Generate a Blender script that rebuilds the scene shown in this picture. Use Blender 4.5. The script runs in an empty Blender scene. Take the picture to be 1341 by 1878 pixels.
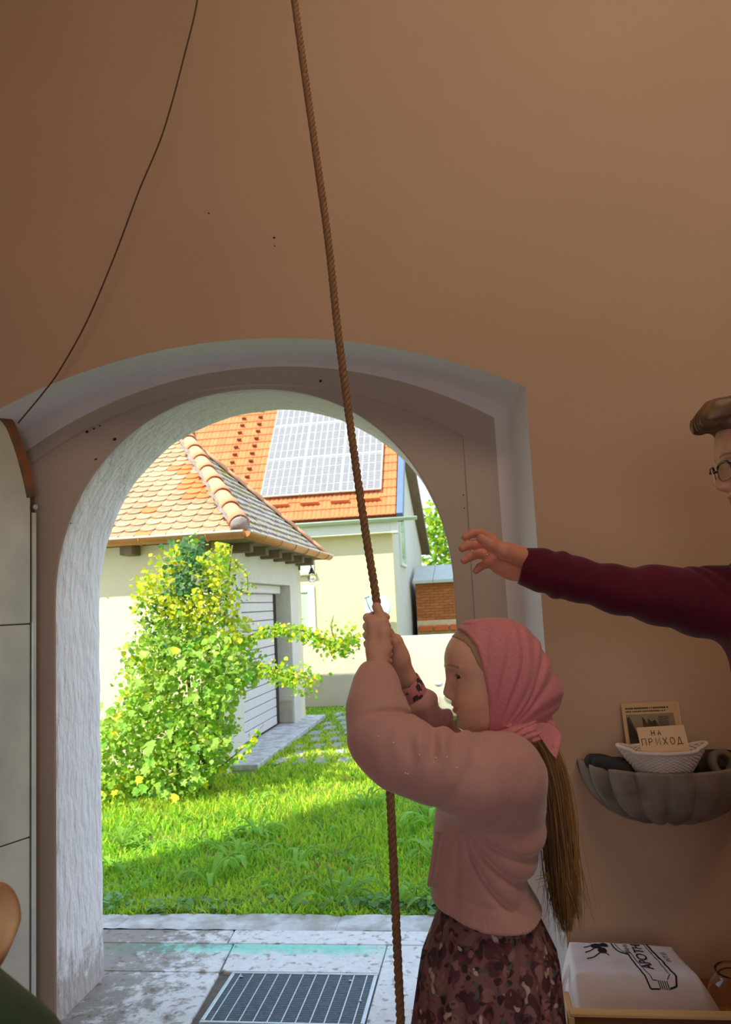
import bpy, bmesh, math, random
import numpy as np
from mathutils import Vector, Matrix, Euler

# ------------------------------------------------------------------ camera, sky, sun, ceiling lamp, added rear fill, exposure
SC = bpy.context.scene
COL = SC.collection
W, H, F = 1341.0, 1878.0, 1450.0
YAW, PITCH, ROLL = math.radians(7.871), math.radians(6.758), math.radians(-2.809)
CAM = np.array([0.0, 0.0, 1.4])
_f = np.array([-math.sin(YAW) * math.cos(PITCH), math.cos(YAW) * math.cos(PITCH), math.sin(PITCH)])
_r = np.array([math.cos(YAW), math.sin(YAW), 0.0])
_u = np.cross(_r, _f)
_r, _u = math.cos(ROLL) * _r + math.sin(ROLL) * _u, -math.sin(ROLL) * _r + math.cos(ROLL) * _u
cd = bpy.data.cameras.new('camera')
cam = bpy.data.objects.new('camera', cd)
COL.objects.link(cam)
cam.matrix_world = Matrix(((_r[0], _u[0], -_f[0], CAM[0]), (_r[1], _u[1], -_f[1], CAM[1]),
                           (_r[2], _u[2], -_f[2], CAM[2]), (0, 0, 0, 1)))
cd.sensor_fit = 'VERTICAL'
cd.sensor_height = 36.0
cd.sensor_width = 36.0 * W / H
cd.lens = F * 36.0 / H
cd.clip_start = 0.05
cd.clip_end = 200
cd.dof.use_dof = True
cd.dof.focus_distance = 1.9
cd.dof.aperture_fstop = 10.0
SC.camera = cam

wd = bpy.data.worlds.new('sky')
SC.world = wd
wd.use_nodes = True
wn = wd.node_tree.nodes
wl = wd.node_tree.links
wn.clear()
w_tc = wn.new('ShaderNodeTexCoord'); w_sp = wn.new('ShaderNodeSeparateXYZ'); w_rp = wn.new('ShaderNodeValToRGB')
w_bg = wn.new('ShaderNodeBackground'); w_out = wn.new('ShaderNodeOutputWorld')
wl.new(w_tc.outputs['Generated'], w_sp.inputs[0]); wl.new(w_sp.outputs['Z'], w_rp.inputs[0])
wl.new(w_rp.outputs[0], w_bg.inputs[0]); wl.new(w_bg.outputs[0], w_out.inputs[0])
w_rp.color_ramp.elements[0].position = 0.0; w_rp.color_ramp.elements[0].color = (0.80, 0.88, 0.98, 1)
w_rp.color_ramp.elements[1].position = 0.7; w_rp.color_ramp.elements[1].color = (0.46, 0.66, 0.98, 1)
w_bg.inputs[1].default_value = 2.1

SUN_AZ, SUN_EL = math.radians(29.0), math.radians(53.0)     # light travels towards +x +y
sd = bpy.data.lights.new('sun', 'SUN'); sun = bpy.data.objects.new('sun', sd); COL.objects.link(sun)
sd.energy = 8.0; sd.color = (1.0, 0.92, 0.72); sd.angle = math.radians(0.8)
sun.rotation_euler = Vector((math.sin(SUN_AZ) * math.cos(SUN_EL), math.cos(SUN_AZ) * math.cos(SUN_EL),
                             -math.sin(SUN_EL))).to_track_quat('-Z', 'Y').to_euler()

def lamp(name, loc, target, energy, color, size):
    d = bpy.data.lights.new(name, 'AREA'); o = bpy.data.objects.new(name, d); COL.objects.link(o)
    d.energy = energy; d.color = color; d.shape = 'DISK'; d.size = size
    o.location = loc
    o.rotation_euler = (Vector(target) - Vector(loc)).to_track_quat('-Z', 'Y').to_euler()
    return o
lamp('ceiling_lamp', (0.9, 0.4, 4.25), (0.4, 2.5, 2.4), 37, (1.0, 0.76, 0.54), 1.4)
lamp('rear_fill', (0.1, -2.3, 1.5), (0.5, 2.0, 1.0), 18, (0.98, 0.92, 0.95), 1.6)  # added fill light behind the camera, lifts the dark fronts

SC.view_settings.view_transform = 'Standard'
SC.view_settings.look = 'None'
SC.view_settings.exposure = 0.0
SC.view_settings.gamma = 1.0
SC.view_settings.use_curve_mapping = False

# ------------------------------------------------------------------ helpers
RNG = np.random.default_rng(7)
random.seed(7)
def ray(x, y):
    return _r * (x - W / 2) / F - _u * (y - H / 2) / F + _f
def at(x, y, Y):                       # the point at depth Y seen at a pixel of the photograph
    d = ray(x, y); return CAM + d * (Y / d[1])
def ground(x, y, z=0.0):
    d = ray(x, y); return CAM + d * ((z - CAM[2]) / d[2])

def lin(c):
    return tuple(((v / 255.0) / 12.92 if v / 255.0 <= 0.04045 else ((v / 255.0 + 0.055) / 1.055) ** 2.4) for v in c)
def rgba(c): return (c[0], c[1], c[2], 1.0)

def mat(name, col, rough=0.8, var=0.12, scale=14.0, bump=0.0, bscale=60.0, bdist=0.01, spec=0.3, metal=0.0,
        vcol=False, rnd=0.0, leaf=0.0, stretch=None, col2=None, sss=0.0, sheen=0.0, c2scale=4.0, c2pos=(0.45, 0.6)):
    """Principled material; colour drifts with noise, optional second colour in blotches, bump for relief."""
    m = bpy.data.materials.new(name); m.use_nodes = True
    n, l = m.node_tree.nodes, m.node_tree.links
    n.clear()
    out = n.new('ShaderNodeOutputMaterial'); b = n.new('ShaderNodeBsdfPrincipled')
    b.inputs['Roughness'].default_value = rough; b.inputs['Metallic'].default_value = metal
    b.inputs['Specular IOR Level'].default_value = spec
    if sss:
        b.inputs['Subsurface Weight'].default_value = sss
        b.inputs['Subsurface Radius'].default_value = (0.012, 0.004, 0.002)
        b.inputs['Subsurface Scale'].default_value = 1.0
    if sheen:
        b.inputs['Sheen Weight'].default_value = sheen
    tc = n.new('ShaderNodeTexCoord'); vec = tc.outputs['Object']
    if stretch:
        mp = n.new('ShaderNodeMapping'); mp.inputs['Scale'].default_value = stretch
        l.new(vec, mp.inputs['Vector']); vec = mp.outputs[0]
    nz = n.new('ShaderNodeTexNoise'); nz.inputs['Scale'].default_value = scale; nz.inputs['Detail'].default_value = 4
    l.new(vec, nz.inputs['Vector'])
    hsv = n.new('ShaderNodeHueSaturation')
    mr = n.new('ShaderNodeMapRange'); mr.inputs['From Min'].default_value = 0.25; mr.inputs['From Max'].default_value = 0.75
    mr.inputs['To Min'].default_value = 1 - var; mr.inputs['To Max'].default_value = 1 + var
    l.new(nz.outputs['Fac'], mr.inputs['Value'])
    val = mr.outputs[0]
    if rnd:
        oi = n.new('ShaderNodeObjectInfo'); m2 = n.new('ShaderNodeMapRange')
        m2.inputs['To Min'].default_value = 1 - rnd; m2.inputs['To Max'].default_value = 1 + rnd
        l.new(oi.outputs['Random'], m2.inputs['Value'])
        mu = n.new('ShaderNodeMath'); mu.operation = 'MULTIPLY'; l.new(val, mu.inputs[0]); l.new(m2.outputs[0], mu.inputs[1]); val = mu.outputs[0]
    l.new(val, hsv.inputs['Value'])
    if vcol:
        at_ = n.new('ShaderNodeAttribute'); at_.attribute_name = 'Col'; csock = at_.outputs['Color']
    else:
        rg = n.new('ShaderNodeRGB'); rg.outputs[0].default_value = rgba(col); csock = rg.outputs[0]
    if col2:
        nz2 = n.new('ShaderNodeTexNoise'); nz2.inputs['Scale'].default_value = c2scale; nz2.inputs['Detail'].default_value = 5
        l.new(vec, nz2.inputs['Vector'])
        rp = n.new('ShaderNodeMapRange'); rp.inputs['From Min'].default_value = c2pos[0]; rp.inputs['From Max'].default_value = c2pos[1]
        l.new(nz2.outputs['Fac'], rp.inputs['Value'])
        mx = n.new('ShaderNodeMixRGB'); l.new(rp.outputs[0], mx.inputs[0]); l.new(csock, mx.inputs[1]); mx.inputs[2].default_value = rgba(col2)
        csock = mx.outputs[0]
    l.new(csock, hsv.inputs['Color'])
    l.new(hsv.outputs[0], b.inputs['Base Color'])
    if bump:
        bz = n.new('ShaderNodeTexNoise'); bz.inputs['Scale'].default_value = bscale; bz.inputs['Detail'].default_value = 6
        l.new(vec, bz.inputs['Vector'])
        bp = n.new('ShaderNodeBump'); bp.inputs['Strength'].default_value = bump; bp.inputs['Distance'].default_value = bdist
        l.new(bz.outputs['Fac'], bp.inputs['Height']); l.new(bp.outputs[0], b.inputs['Normal'])
    if leaf:
        tr = n.new('ShaderNodeBsdfTranslucent'); l.new(hsv.outputs[0], tr.inputs['Color'])
        ms = n.new('ShaderNodeMixShader'); ms.inputs[0].default_value = leaf
        l.new(b.outputs[0], ms.inputs[1]); l.new(tr.outputs[0], ms.inputs[2]); l.new(ms.outputs[0], out.inputs['Surface'])
    else:
        l.new(b.outputs[0], out.inputs['Surface'])
    m['bsdf'] = b.name; m['hsv'] = hsv.name
    return m

def obj(name, me, parent=None, label=None, cat=None, group=None, kind=None, loc=None):
    o = bpy.data.objects.new(name, me); COL.objects.link(o)
    if parent is not None: o.parent = parent
    if loc is not None: o.location = loc
    if label: o['label'] = label
    if cat: o['category'] = cat
    if group: o['group'] = group
    if kind: o['kind'] = kind
    return o
def empty(name, loc, label, cat, group=None, rot=(0, 0, 0)):
    o = obj(name, None, None, label, cat, group, None, loc); o.rotation_euler = rot
    o.empty_display_size = 0.05
    return o

def amesh(name, V, Fc, m=None, smooth=True, col=None):
    """mesh from numpy arrays; Fc is (n,3) or (n,4), or a list of faces"""
    me = bpy.data.meshes.new(name)
    V = np.asarray(V, dtype=np.float64)
    if isinstance(Fc, list):
        me.from_pydata([tuple(v) for v in V], [], [tuple(int(i) for i in f) for f in Fc])
    else:
        Fc = np.asarray(Fc); k = Fc.shape[1]; nf = len(Fc)
        me.vertices.add(len(V)); me.vertices.foreach_set('co', V.ravel())
        me.loops.add(nf * k); me.loops.foreach_set('vertex_index', Fc.ravel().astype(np.int32))
        me.polygons.add(nf); me.polygons.foreach_set('loop_start', np.arange(0, nf * k, k, dtype=np.int32))
        me.update(calc_edges=True)
    if smooth: me.polygons.foreach_set('use_smooth', np.ones(len(me.polygons), dtype=bool))
    if col is not None:
        a = me.color_attributes.new('Col', 'FLOAT_COLOR', 'POINT')
        c = np.ones((len(V), 4)); c[:, :3] = col; a.data.foreach_set('color', c.ravel())
    if m is not None: me.materials.append(m)
    me.validate(); me.update()
    return me

class MB:
    """collects simple shapes into one mesh"""
    def __init__(s): s.v = []; s.f = []; s.n = 0
    def add(s, V, Fs):
        V = np.asarray(V, float); s.v.append(V); s.f += [tuple(i + s.n for i in f) for f in Fs]; s.n += len(V); return s
    def box(s, lo, hi, M=None):
        x0, y0, z0 = lo; x1, y1, z1 = hi
        V = np.array([(x0, y0, z0), (x1, y0, z0), (x1, y1, z0), (x0, y1, z0), (x0, y0, z1), (x1, y0, z1), (x1, y1, z1), (x0, y1, z1)], float)
        if M is not None: V = np.array([(M @ Vector(v))[:] for v in V])
        return s.add(V, [(0, 3, 2, 1), (4, 5, 6, 7), (0, 1, 5, 4), (1, 2, 6, 5), (2, 3, 7, 6), (3, 0, 4, 7)])
    def tube(s, pts, r, n=8, cap=True):
        V, Fs = tube(pts, r, n, cap); return s.add(V, Fs)
    def lathe(s, prof, c=(0, 0, 0), n=24, M=None):
        V, Fs = lathe(prof, n); V = V + np.array(c)
        if M is not None: V = np.array([(M @ Vector(v))[:] for v in V])
        return s.add(V, Fs)
    def prism(s, poly, vec):
        poly = np.asarray(poly, float); k = len(poly); V = np.vstack([poly, poly + np.asarray(vec, float)])
        return s.add(V, [tuple(range(k))[::-1], tuple(range(k, 2 * k))] + [(i, (i + 1) % k, k + (i + 1) % k, k + i) for i in range(k)])
    def mesh(s, name, m, smooth=False, bevel=0.0, seg=1):
        me = amesh(name, np.vstack(s.v), s.f, m, smooth)
        bm = bmesh.new(); bm.from_mesh(me)
        bmesh.ops.recalc_face_normals(bm, faces=bm.faces)
        if bevel:
            bmesh.ops.bevel(bm, geom=[e for e in bm.edges if len(e.link_faces) == 2 and e.calc_face_angle(0) > 0.5], offset=bevel,
                            segments=seg, affect='EDGES', profile=0.6, clamp_overlap=True)
        bm.to_mesh(me); bm.free(); me.update()
        return me
    def obj(s, name, m, parent=None, smooth=False, bevel=0.0, seg=1, **k):
        return obj(name, s.mesh(name, m, smooth, bevel, seg), parent, **k)

def frames(P):
    P = np.asarray(P, float); T = np.gradient(P, axis=0); T /= np.linalg.norm(T, axis=1)[:, None] + 1e-12
    N = np.zeros_like(P); a = np.array([0.3, 0.9, 0.1]) if abs(T[0][2]) > 0.8 else np.array([0, 0, 1.0])
    n = a - T[0] * (a @ T[0]); n /= np.linalg.norm(n)
    for i in range(len(P)):
        n = n - T[i] * (n @ T[i]); n /= np.linalg.norm(n) + 1e-12; N[i] = n
    return T, N, np.cross(T, N)
def tube(P, r, n=8, cap=True):
    P = np.asarray(P, float); r = np.broadcast_to(np.asarray(r, float), (len(P),)); T, N, B = frames(P)
    a = np.linspace(0, 2 * np.pi, n, endpoint=False)
    V = (P[:, None] + r[:, None, None] * (np.cos(a)[None, :, None] * N[:, None] + np.sin(a)[None, :, None] * B[:, None])).reshape(-1, 3)
    Fs = [(i * n + j, i * n + (j + 1) % n, (i + 1) * n + (j + 1) % n, (i + 1) * n + j) for i in range(len(P) - 1) for j in range(n)]
    if cap: Fs += [tuple(range(n))[::-1], tuple(range((len(P) - 1) * n, len(P) * n))]
    return V, Fs
def lathe(prof, n=24):
    prof = np.asarray(prof, float); a = np.linspace(0, 2 * np.pi, n, endpoint=False)
    V = np.stack([prof[:, None, 0] * np.cos(a), prof[:, None, 0] * np.sin(a), np.repeat(prof[:, 1:2], n, 1)], -1).reshape(-1, 3)
    k = len(prof)
    Fs = [(i * n + j, i * n + (j + 1) % n, (i + 1) * n + (j + 1) % n, (i + 1) * n + j) for i in range(k - 1) for j in range(n)]
    return V, Fs
def spline(P, n):
    """Catmull-Rom through the points"""
    P = np.asarray(P, float); k = len(P); Q = np.vstack([2 * P[0] - P[1], P, 2 * P[-1] - P[-2]])
    t = np.linspace(0, k - 1 - 1e-9, n); i = t.astype(int); u = (t - i)[:, None]
    a, b, c, d = Q[i], Q[i + 1], Q[i + 2], Q[i + 3]
    return 0.5 * (2 * b + (c - a) * u + (2 * a - 5 * b + 4 * c - d) * u ** 2 + (3 * b - a - 3 * c + d) * u ** 3)

# ---- signed-distance modelling: smooth bodies and cloth as one continuous skin
def s_cap(p, a, b, r1, r2=None):
    a = np.asarray(a, float); b = np.asarray(b, float); r2 = r1 if r2 is None else r2
    ba = b - a; t = np.clip(((p - a) @ ba) / (ba @ ba), 0, 1)
    return np.linalg.norm(p - a - t[:, None] * ba, axis=1) - (r1 + (r2 - r1) * t)
def s_ell(p, c, r, R=None):
    q = p - np.asarray(c, float)
    if R is not None: q = q @ R
    r = np.asarray(r, float); k0 = np.linalg.norm(q / r, axis=1); k1 = np.linalg.norm(q / r ** 2, axis=1)
    return k0 * (k0 - 1) / np.maximum(k1, 1e-9)
def s_box(p, c, hs, rad, R=None):
    q = p - np.asarray(c, float)
    if R is not None: q = q @ R
    q = np.abs(q) - (np.asarray(hs, float) - rad)
    return np.linalg.norm(np.maximum(q, 0), axis=1) + np.minimum(q.max(1), 0) - rad
def smin(a, b, k):
    h = np.maximum(k - np.abs(a - b), 0) / k; return np.minimum(a, b) - h * h * k * 0.25
def smax(a, b, k): return -smin(-a, -b, k)
def s_chain(p, pts, rr, k=0.0):
    d = None
    for i in range(len(pts) - 1):
        e = s_cap(p, pts[i], pts[i + 1], rr[i], rr[i + 1]); d = e if d is None else (smin(d, e, k) if k else np.minimum(d, e))
    return d
def isosurf(f, lo, hi, h, slack=1.7):
    """sparse surface nets: returns vertices and quads of f = 0"""
    B = 8; lo = np.asarray(lo, float); hi = np.asarray(hi, float)
    nb = np.maximum(np.ceil((hi - lo) / (h * B)).astype(int), 1); N = nb * B + 2
    bi = np.stack(np.meshgrid(*[np.arange(k) for k in nb], indexing='ij'), -1).reshape(-1, 3)
    d = np.concatenate([f(lo + (c + 0.5) * h * B) for c in np.array_split(bi, max(1, len(bi) // 200000))])
    bi = bi[np.abs(d) < h * B * 0.87 * slack]
    g = np.stack(np.meshgrid(*[np.arange(B + 1)] * 3, indexing='ij'), -1)
    ids, vs, qs = [], [], []
    cid = lambda I: (I[..., 0] * N[1] + I[..., 1]) * N[2] + I[..., 2]
    for ch in np.array_split(bi, max(1, len(bi) // 400)):
        L = ch[:, None, None, None] * B + g
        v = f((lo + L.reshape(-1, 3) * h)).reshape(L.shape[:-1]); s = v < 0
        c8 = [v[:, i:i + B, j:j + B, k:k + B] for i in (0, 1) for j in (0, 1) for k in (0, 1)]
        s8 = sum((c < 0).astype(int) for c in c8); act = (s8 > 0) & (s8 < 8)
        w = np.argwhere(act)
        if not len(w): continue
        cv = np.stack([c[act] for c in c8], 1); off = np.array([(i, j, k) for i in (0, 1) for j in (0, 1) for k in (0, 1)], float)
        acc = np.zeros((len(w), 3)); cnt = np.zeros(len(w))
        for a in range(8):
            for b in range(a + 1, 8):
                if abs(off[a] - off[b]).sum() != 1: continue
                va, vb = cv[:, a], cv[:, b]; x = (va < 0) != (vb < 0); t = np.where(x, va / np.where(x, va - vb, 1), 0)
                acc += np.where(x[:, None], off[a] + t[:, None] * (off[b] - off[a]), 0); cnt += x
        base = ch[w[:, 0]] * B + w[:, 1:]
        ids.append(cid(base)); vs.append(lo + (base + acc / cnt[:, None]) * h)
        for ax in range(3):
            sl = [slice(None), slice(0, B), slice(0, B), slice(0, B)]; s2 = list(sl); s2[ax + 1] = slice(1, B + 1)
            A, Bb = s[tuple(sl)], s[tuple(s2)]; e = np.argwhere(A != Bb)
            if not len(e): continue
            P = ch[e[:, 0]] * B + e[:, 1:]; u_, v_ = np.eye(3, dtype=int)[(ax + 1) % 3], np.eye(3, dtype=int)[(ax + 2) % 3]
            q = np.stack([cid(P), cid(P - u_), cid(P - u_ - v_), cid(P - v_)], 1)
            fl = A[tuple(e.T)]; q[~fl] = q[~fl][:, ::-1]; qs.append(q)
    ids = np.concatenate(ids); vs = np.concatenate(vs); qs = np.concatenate(qs)
    o = np.argsort(ids); ids = ids[o]; vs = vs[o]
    k = np.searchsorted(ids, qs); k = np.minimum(k, len(ids) - 1); ok = (ids[k] == qs).all(1)
    e = h * 0.3
    for _ in range(2):                                    # pull the vertices onto the surface
        f0 = f(vs); G = np.stack([(f(vs + e * np.eye(3)[i]) - f0) / e for i in range(3)], 1)
        st = f0[:, None] * G / np.maximum((G * G).sum(1), 0.05)[:, None]
        vs = vs - np.clip(st, -h * 0.6, h * 0.6)
    return vs, k[ok]
def vnoise(p, s, seed=0):
    """cheap smooth pseudo-noise, about -1..1"""
    r = np.random.default_rng(seed); out = 0
    for i in range(5):
        k = r.normal(size=3); k *= s * (0.7 + 0.5 * i) / np.linalg.norm(k)
        out = out + np.sin(p @ k + r.uniform(0, 6.28)) / (1 + 0.4 * i)
    return out / 2.4
# ------------------------------------------------------------------ materials of the setting
def z_mix(m, col, z0, z1, nscale, namt, axis='Z', lo=0.0, hi=1.0):
    """blend a real stain of its own shape into a material: full at z0, gone at z1, edge broken by noise"""
    n, l = m.node_tree.nodes, m.node_tree.links
    hsv = n[m['hsv']]; src = hsv.inputs['Color'].links[0].from_socket
    tc = n.new('ShaderNodeTexCoord'); sp = n.new('ShaderNodeSeparateXYZ'); l.new(tc.outputs['Object'], sp.inputs[0])
    mr = n.new('ShaderNodeMapRange'); mr.inputs['From Min'].default_value = z0; mr.inputs['From Max'].default_value = z1
    mr.inputs['To Min'].default_value = 1; mr.inputs['To Max'].default_value = 0
    l.new(sp.outputs[axis], mr.inputs['Value'])
    nz = n.new('ShaderNodeTexNoise'); nz.inputs['Scale'].default_value = nscale; nz.inputs['Detail'].default_value = 6
    nz.inputs['Roughness'].default_value = 0.7
    l.new(tc.outputs['Object'], nz.inputs['Vector'])
    ma = n.new('ShaderNodeMath'); ma.operation = 'MULTIPLY_ADD'; l.new(nz.outputs['Fac'], ma.inputs[0])
    ma.inputs[1].default_value = namt * 2; ma.inputs[2].default_value = -namt
    ad = n.new('ShaderNodeMath'); ad.operation = 'ADD'; l.new(mr.outputs[0], ad.inputs[0]); l.new(ma.outputs[0], ad.inputs[1])
    mu = n.new('ShaderNodeMapRange'); mu.interpolation_type = 'SMOOTHSTEP'
    mu.inputs['From Min'].default_value = 0.35; mu.inputs['From Max'].default_value = 0.75
    mu.inputs['To Min'].default_value = lo; mu.inputs['To Max'].default_value = hi
    l.new(ad.outputs[0], mu.inputs['Value'])
    mx = n.new('ShaderNodeMixRGB'); l.new(mu.outputs[0], mx.inputs[0]); l.new(src, mx.inputs[1]); mx.inputs[2].default_value = rgba(col)
    l.new(mx.outputs[0], hsv.inputs['Color'])
    return mx, mu

m_wall = mat('interior_plaster', lin((203, 174, 150)), 0.92, 0.05, 1.6, 0.14, 70, 0.004, 0.15)
m_splay = mat('daylit_splay_plaster', lin((238, 234, 234)), 0.9, 0.05, 2.5, 0.18, 90, 0.004, 0.15)  # paler than the panel: doorway daylight put into the splay colour
m_niche = mat('niche_plaster', lin((198, 184, 172)), 0.9, 0.05, 2.5, 0.18, 90, 0.004, 0.15)  # panel toned darker than the splay, its shade put into the colour
m_reveal = mat('roughcast_plaster', lin((240, 233, 232)), 0.95, 0.05, 6, 0.9, 1.0, 0.02, 0.1, stretch=(38, 38, 14))
z_mix(m_reveal, lin((150, 136, 118)), -0.05, 0.40, 16, 0.75, hi=0.6)
m_jamb_paint = mat('dark_jamb_paint', lin((150, 135, 124)), 0.85, 0.08, 4, 0.15, 60, 0.004)
m_ceiling = mat('ceiling_plaster', lin((200, 182, 165)), 0.95)
m_floor_in = mat('interior_stone', lin((150, 140, 130)), 0.7, 0.15, 6)
m_outer = mat('outer_plaster', lin((222, 212, 192)), 0.95, 0.05, 3, 0.3, 40)

# ------------------------------------------------------------------ wall with its niche and arched doorway
AX0 = -0.82
def seg_arch(xr, zc, zp, n=60, xl=None):
    xl = -1.6 - xr if xl is None else xl; hw = (xr - xl) / 2; cx = (xr + xl) / 2; rise = zp - zc; R = (hw * hw + rise * rise) / (2 * rise)
    x = np.linspace(xr, xl, n); z = zp - R + np.sqrt(R * R - (x - cx) ** 2)
    return np.vstack([[(xr, 0)], np.stack([x, z], 1), [(xl, 0)]])
def door_arch(hw, zs, rise, cx=-0.822, n=90, p=2.1):
    t = np.linspace(0, np.pi, n); c, s = np.cos(t), np.sin(t)
    x = cx + hw * np.sign(c) * np.abs(c) ** (2 / p); z = zs + rise * np.abs(s) ** (2 / p)
    return np.vstack([[(cx + hw, 0)], np.stack([x, z], 1), [(cx - hw, 0)]])
def rect(x0, x1, z1):
    return np.array([(x1, 0), (x1, z1), (x0, z1), (x0, 0)], float)
def radial(poly, th):
    a = np.arctan2(poly[:, 1], poly[:, 0] - AX0); a[0] = 0; a[-1] = np.pi; out = []
    for t in th:
        i = int(np.clip(np.searchsorted(a, t, 'right') - 1, 0, len(a) - 2))
        p, q = poly[i], poly[i + 1]; d = np.array([math.cos(t), math.sin(t)]); e = q - p
        den = d[0] * e[1] - d[1] * e[0]; w = p - np.array([AX0, 0])
        s = (w[0] * e[1] - w[1] * e[0]) / den if abs(den) > 1e-9 else np.linalg.norm(w)
        out.append((AX0 + d[0] * s, d[1] * s))
    return np.array(out)
YW, YN, YE = 2.5, 2.757, 3.12
L_in, L_out = rect(-2.05, 3.0, 4.4), np.array([(3.6, 0), (3.6, 5.2), (-2.44, 5.2), (-3.22, 0)], float)   # unseen outer outline, its slope and height shaped to shadow the lawn
S0 = seg_arch(0.187, 2.066, 2.312)
corners = [math.atan2(p[1], p[0] - AX0) for L in (L_in, L_out) for p in L[1:3]]
for xr, zc in ((0.187, 2.066), (0.15, 2.068), (0.138, 2.064), (0.12, 2.055), (0.09, 2.03), (-0.02, 1.975)):
    corners += [math.atan2(zc, xr - AX0), math.atan2(zc, (-1.6 - xr if xr > -.01 else -1.68) - AX0)]
TH = np.unique(np.round(np.concatenate([np.linspace(0, np.pi, 241), corners]), 5))
def strip(loops, name, m, smooth=False, **k):
    V = []; n = len(TH)
    for (L, Y) in loops:
        P = radial(L, TH); V.append(np.stack([P[:, 0], np.full(n, Y), P[:, 1]], 1))
    Fs = [(a * n + i, a * n + i + 1, (a + 1) * n + i + 1, (a + 1) * n + i) for a in range(len(loops) - 1) for i in range(n - 1)]
    return obj(name, amesh(name, np.vstack(V), Fs, m, smooth), **k)
# the wall is one closed body: room face, head, outer face
strip([(S0, YW), (L_in, YW), (L_in, YW + 0.02), (L_out, YW + 0.05), (L_out, YE), (door_arch(0.75, 1.45, 0.775), YE)], 'wall_front', m_wall, kind='structure')
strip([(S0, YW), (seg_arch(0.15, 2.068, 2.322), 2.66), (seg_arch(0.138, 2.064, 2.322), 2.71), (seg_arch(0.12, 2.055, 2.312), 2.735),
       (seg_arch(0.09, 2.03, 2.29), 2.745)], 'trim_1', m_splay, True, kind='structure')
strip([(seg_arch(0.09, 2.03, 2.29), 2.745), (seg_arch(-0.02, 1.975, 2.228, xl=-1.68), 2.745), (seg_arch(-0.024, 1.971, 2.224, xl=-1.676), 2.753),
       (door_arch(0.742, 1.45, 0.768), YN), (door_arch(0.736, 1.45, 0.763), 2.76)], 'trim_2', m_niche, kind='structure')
def reveal_mesh():
    n = 220; Ys = np.linspace(2.76, YE, 26); th = np.linspace(0, np.pi, 400)
    A = radial(door_arch(0.736, 1.45, 0.763), th); V = []
    for i, Y in enumerate(Ys):
        rnd = 0.012 * (max(0, 1 - (Y - 2.76) / 0.02) + max(0, 1 - (YE - Y) / 0.03))
        P = A.copy(); c = np.array([AX0, 1.2]); d = P - c; d /= np.linalg.norm(d, axis=1)[:, None]
        q = np.stack([P[:, 0], np.full(len(P), Y), P[:, 1]], 1)
        wob = 0.0035 * vnoise(q, 22, 3) + 0.0022 * vnoise(q * np.array([1, 1, 0.45]), 75, 5)
        P = P + d * (rnd * 0.8 + wob)[:, None] if np.ndim(wob) else P
        V.append(np.stack([P[:, 0], np.full(len(P), Y), np.maximum(P[:, 1], -0.002)], 1))
    k = len(th)
    Fs = np.array([(a * k + i, a * k + i + 1, (a + 1) * k + i + 1, (a + 1) * k + i) for a in range(len(Ys) - 1) for i in range(k - 1)])
    return amesh('trim_3', np.vstack(V), Fs, m_reveal, True)
obj('trim_3', reveal_mesh(), kind='structure')

def sbox(name, lo, hi, m, kind='structure', **k):
    return MB().box(lo, hi).obj(name, m, kind=kind, **k)
sbox('wall_left', (-2.2, -2.6, 0), (-2.05, 2.5, 4.42), m_wall)
sbox('wall_right', (3.0, -2.6, 0), (3.3, 2.5, 4.42), m_wall)
sbox('wall_back', (-2.2, -2.9, 0), (3.3, -2.6, 4.42), m_wall)
sbox('ceiling', (-2.2, -2.95, 4.4), (3.4, 2.56, 4.55), m_ceiling)
sbox('floor', (-2.2, -2.9, -0.12), (3.3, 2.62, 0.0), m_floor_in)
# small marks on the plaster: chips and nail holes
m_chip = mat('dark_chip', lin((62, 50, 42)), 0.9)
ch = MB()
for (px, py, Y, r) in ((588, 699, 2.7445, .006), (210, 806, 2.7565, .008), (160, 792, 2.7445, .006), (172, 786, 2.7445, .005), (183, 781, 2.7445, .004),
                       (852, 932, 2.7445, .003), (844, 934, 2.7565, .003), (850, 908, 2.7445, .003), (503, 436, 2.4995, .004), (504, 451, 2.4995, .003), (383, 391, 2.4995, .003),
                       (176, 842, 2.7565, .005), (130, 960, 2.7565, .003)):
    p = at(px, py, Y); a = np.linspace(0, 2 * np.pi, 8)[:-1]; rr = r * RNG.uniform(.6, 1.3, 7)
    ch.prism(np.stack([p[0] + rr * np.cos(a), np.full(7, Y), p[2] + 0.8 * rr * np.sin(a)], 1), (0, -0.0015, 0))
ch.obj('trim_4', m_chip, kind='structure')

# ------------------------------------------------------------------ the opened door leaf, clad in sheet metal
m_sheet = mat('dull_sheet_metal', lin((206, 200, 180)), 0.5, 0.12, 5, 0.08, 30, 0.004, 0.4, metal=0.0, col2=lin((190, 186, 174)), c2scale=3)
m_rust = mat('rusty_rim', lin((150, 92, 58)), 0.6, 0.2, 14, 0.1, 60, col2=lin((110, 86, 62)), c2scale=9)
m_bright = mat('worn_zinc_edge', lin((190, 200, 196)), 0.4, 0.1, 20, metal=0.5)
m_oak = mat('door_core_wood', lin((92, 70, 52)), 0.8, 0.15, 8, stretch=(1, 1, 0.15))
door = empty('door_1', (-1.607, 2.705, 0), None, None); door['kind'] = 'structure'
ang = math.radians(-110)                                  # swung 110 degrees into the room
door.rotation_euler = (0, 0, ang)
top = [(0.0, 1.86), (0.012, 1.91), (0.035, 1.985), (0.07, 2.075), (0.12, 2.15), (0.25, 2.225), (0.45, 2.29), (0.70, 2.33)]
TP = spline(top, 30)
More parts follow.
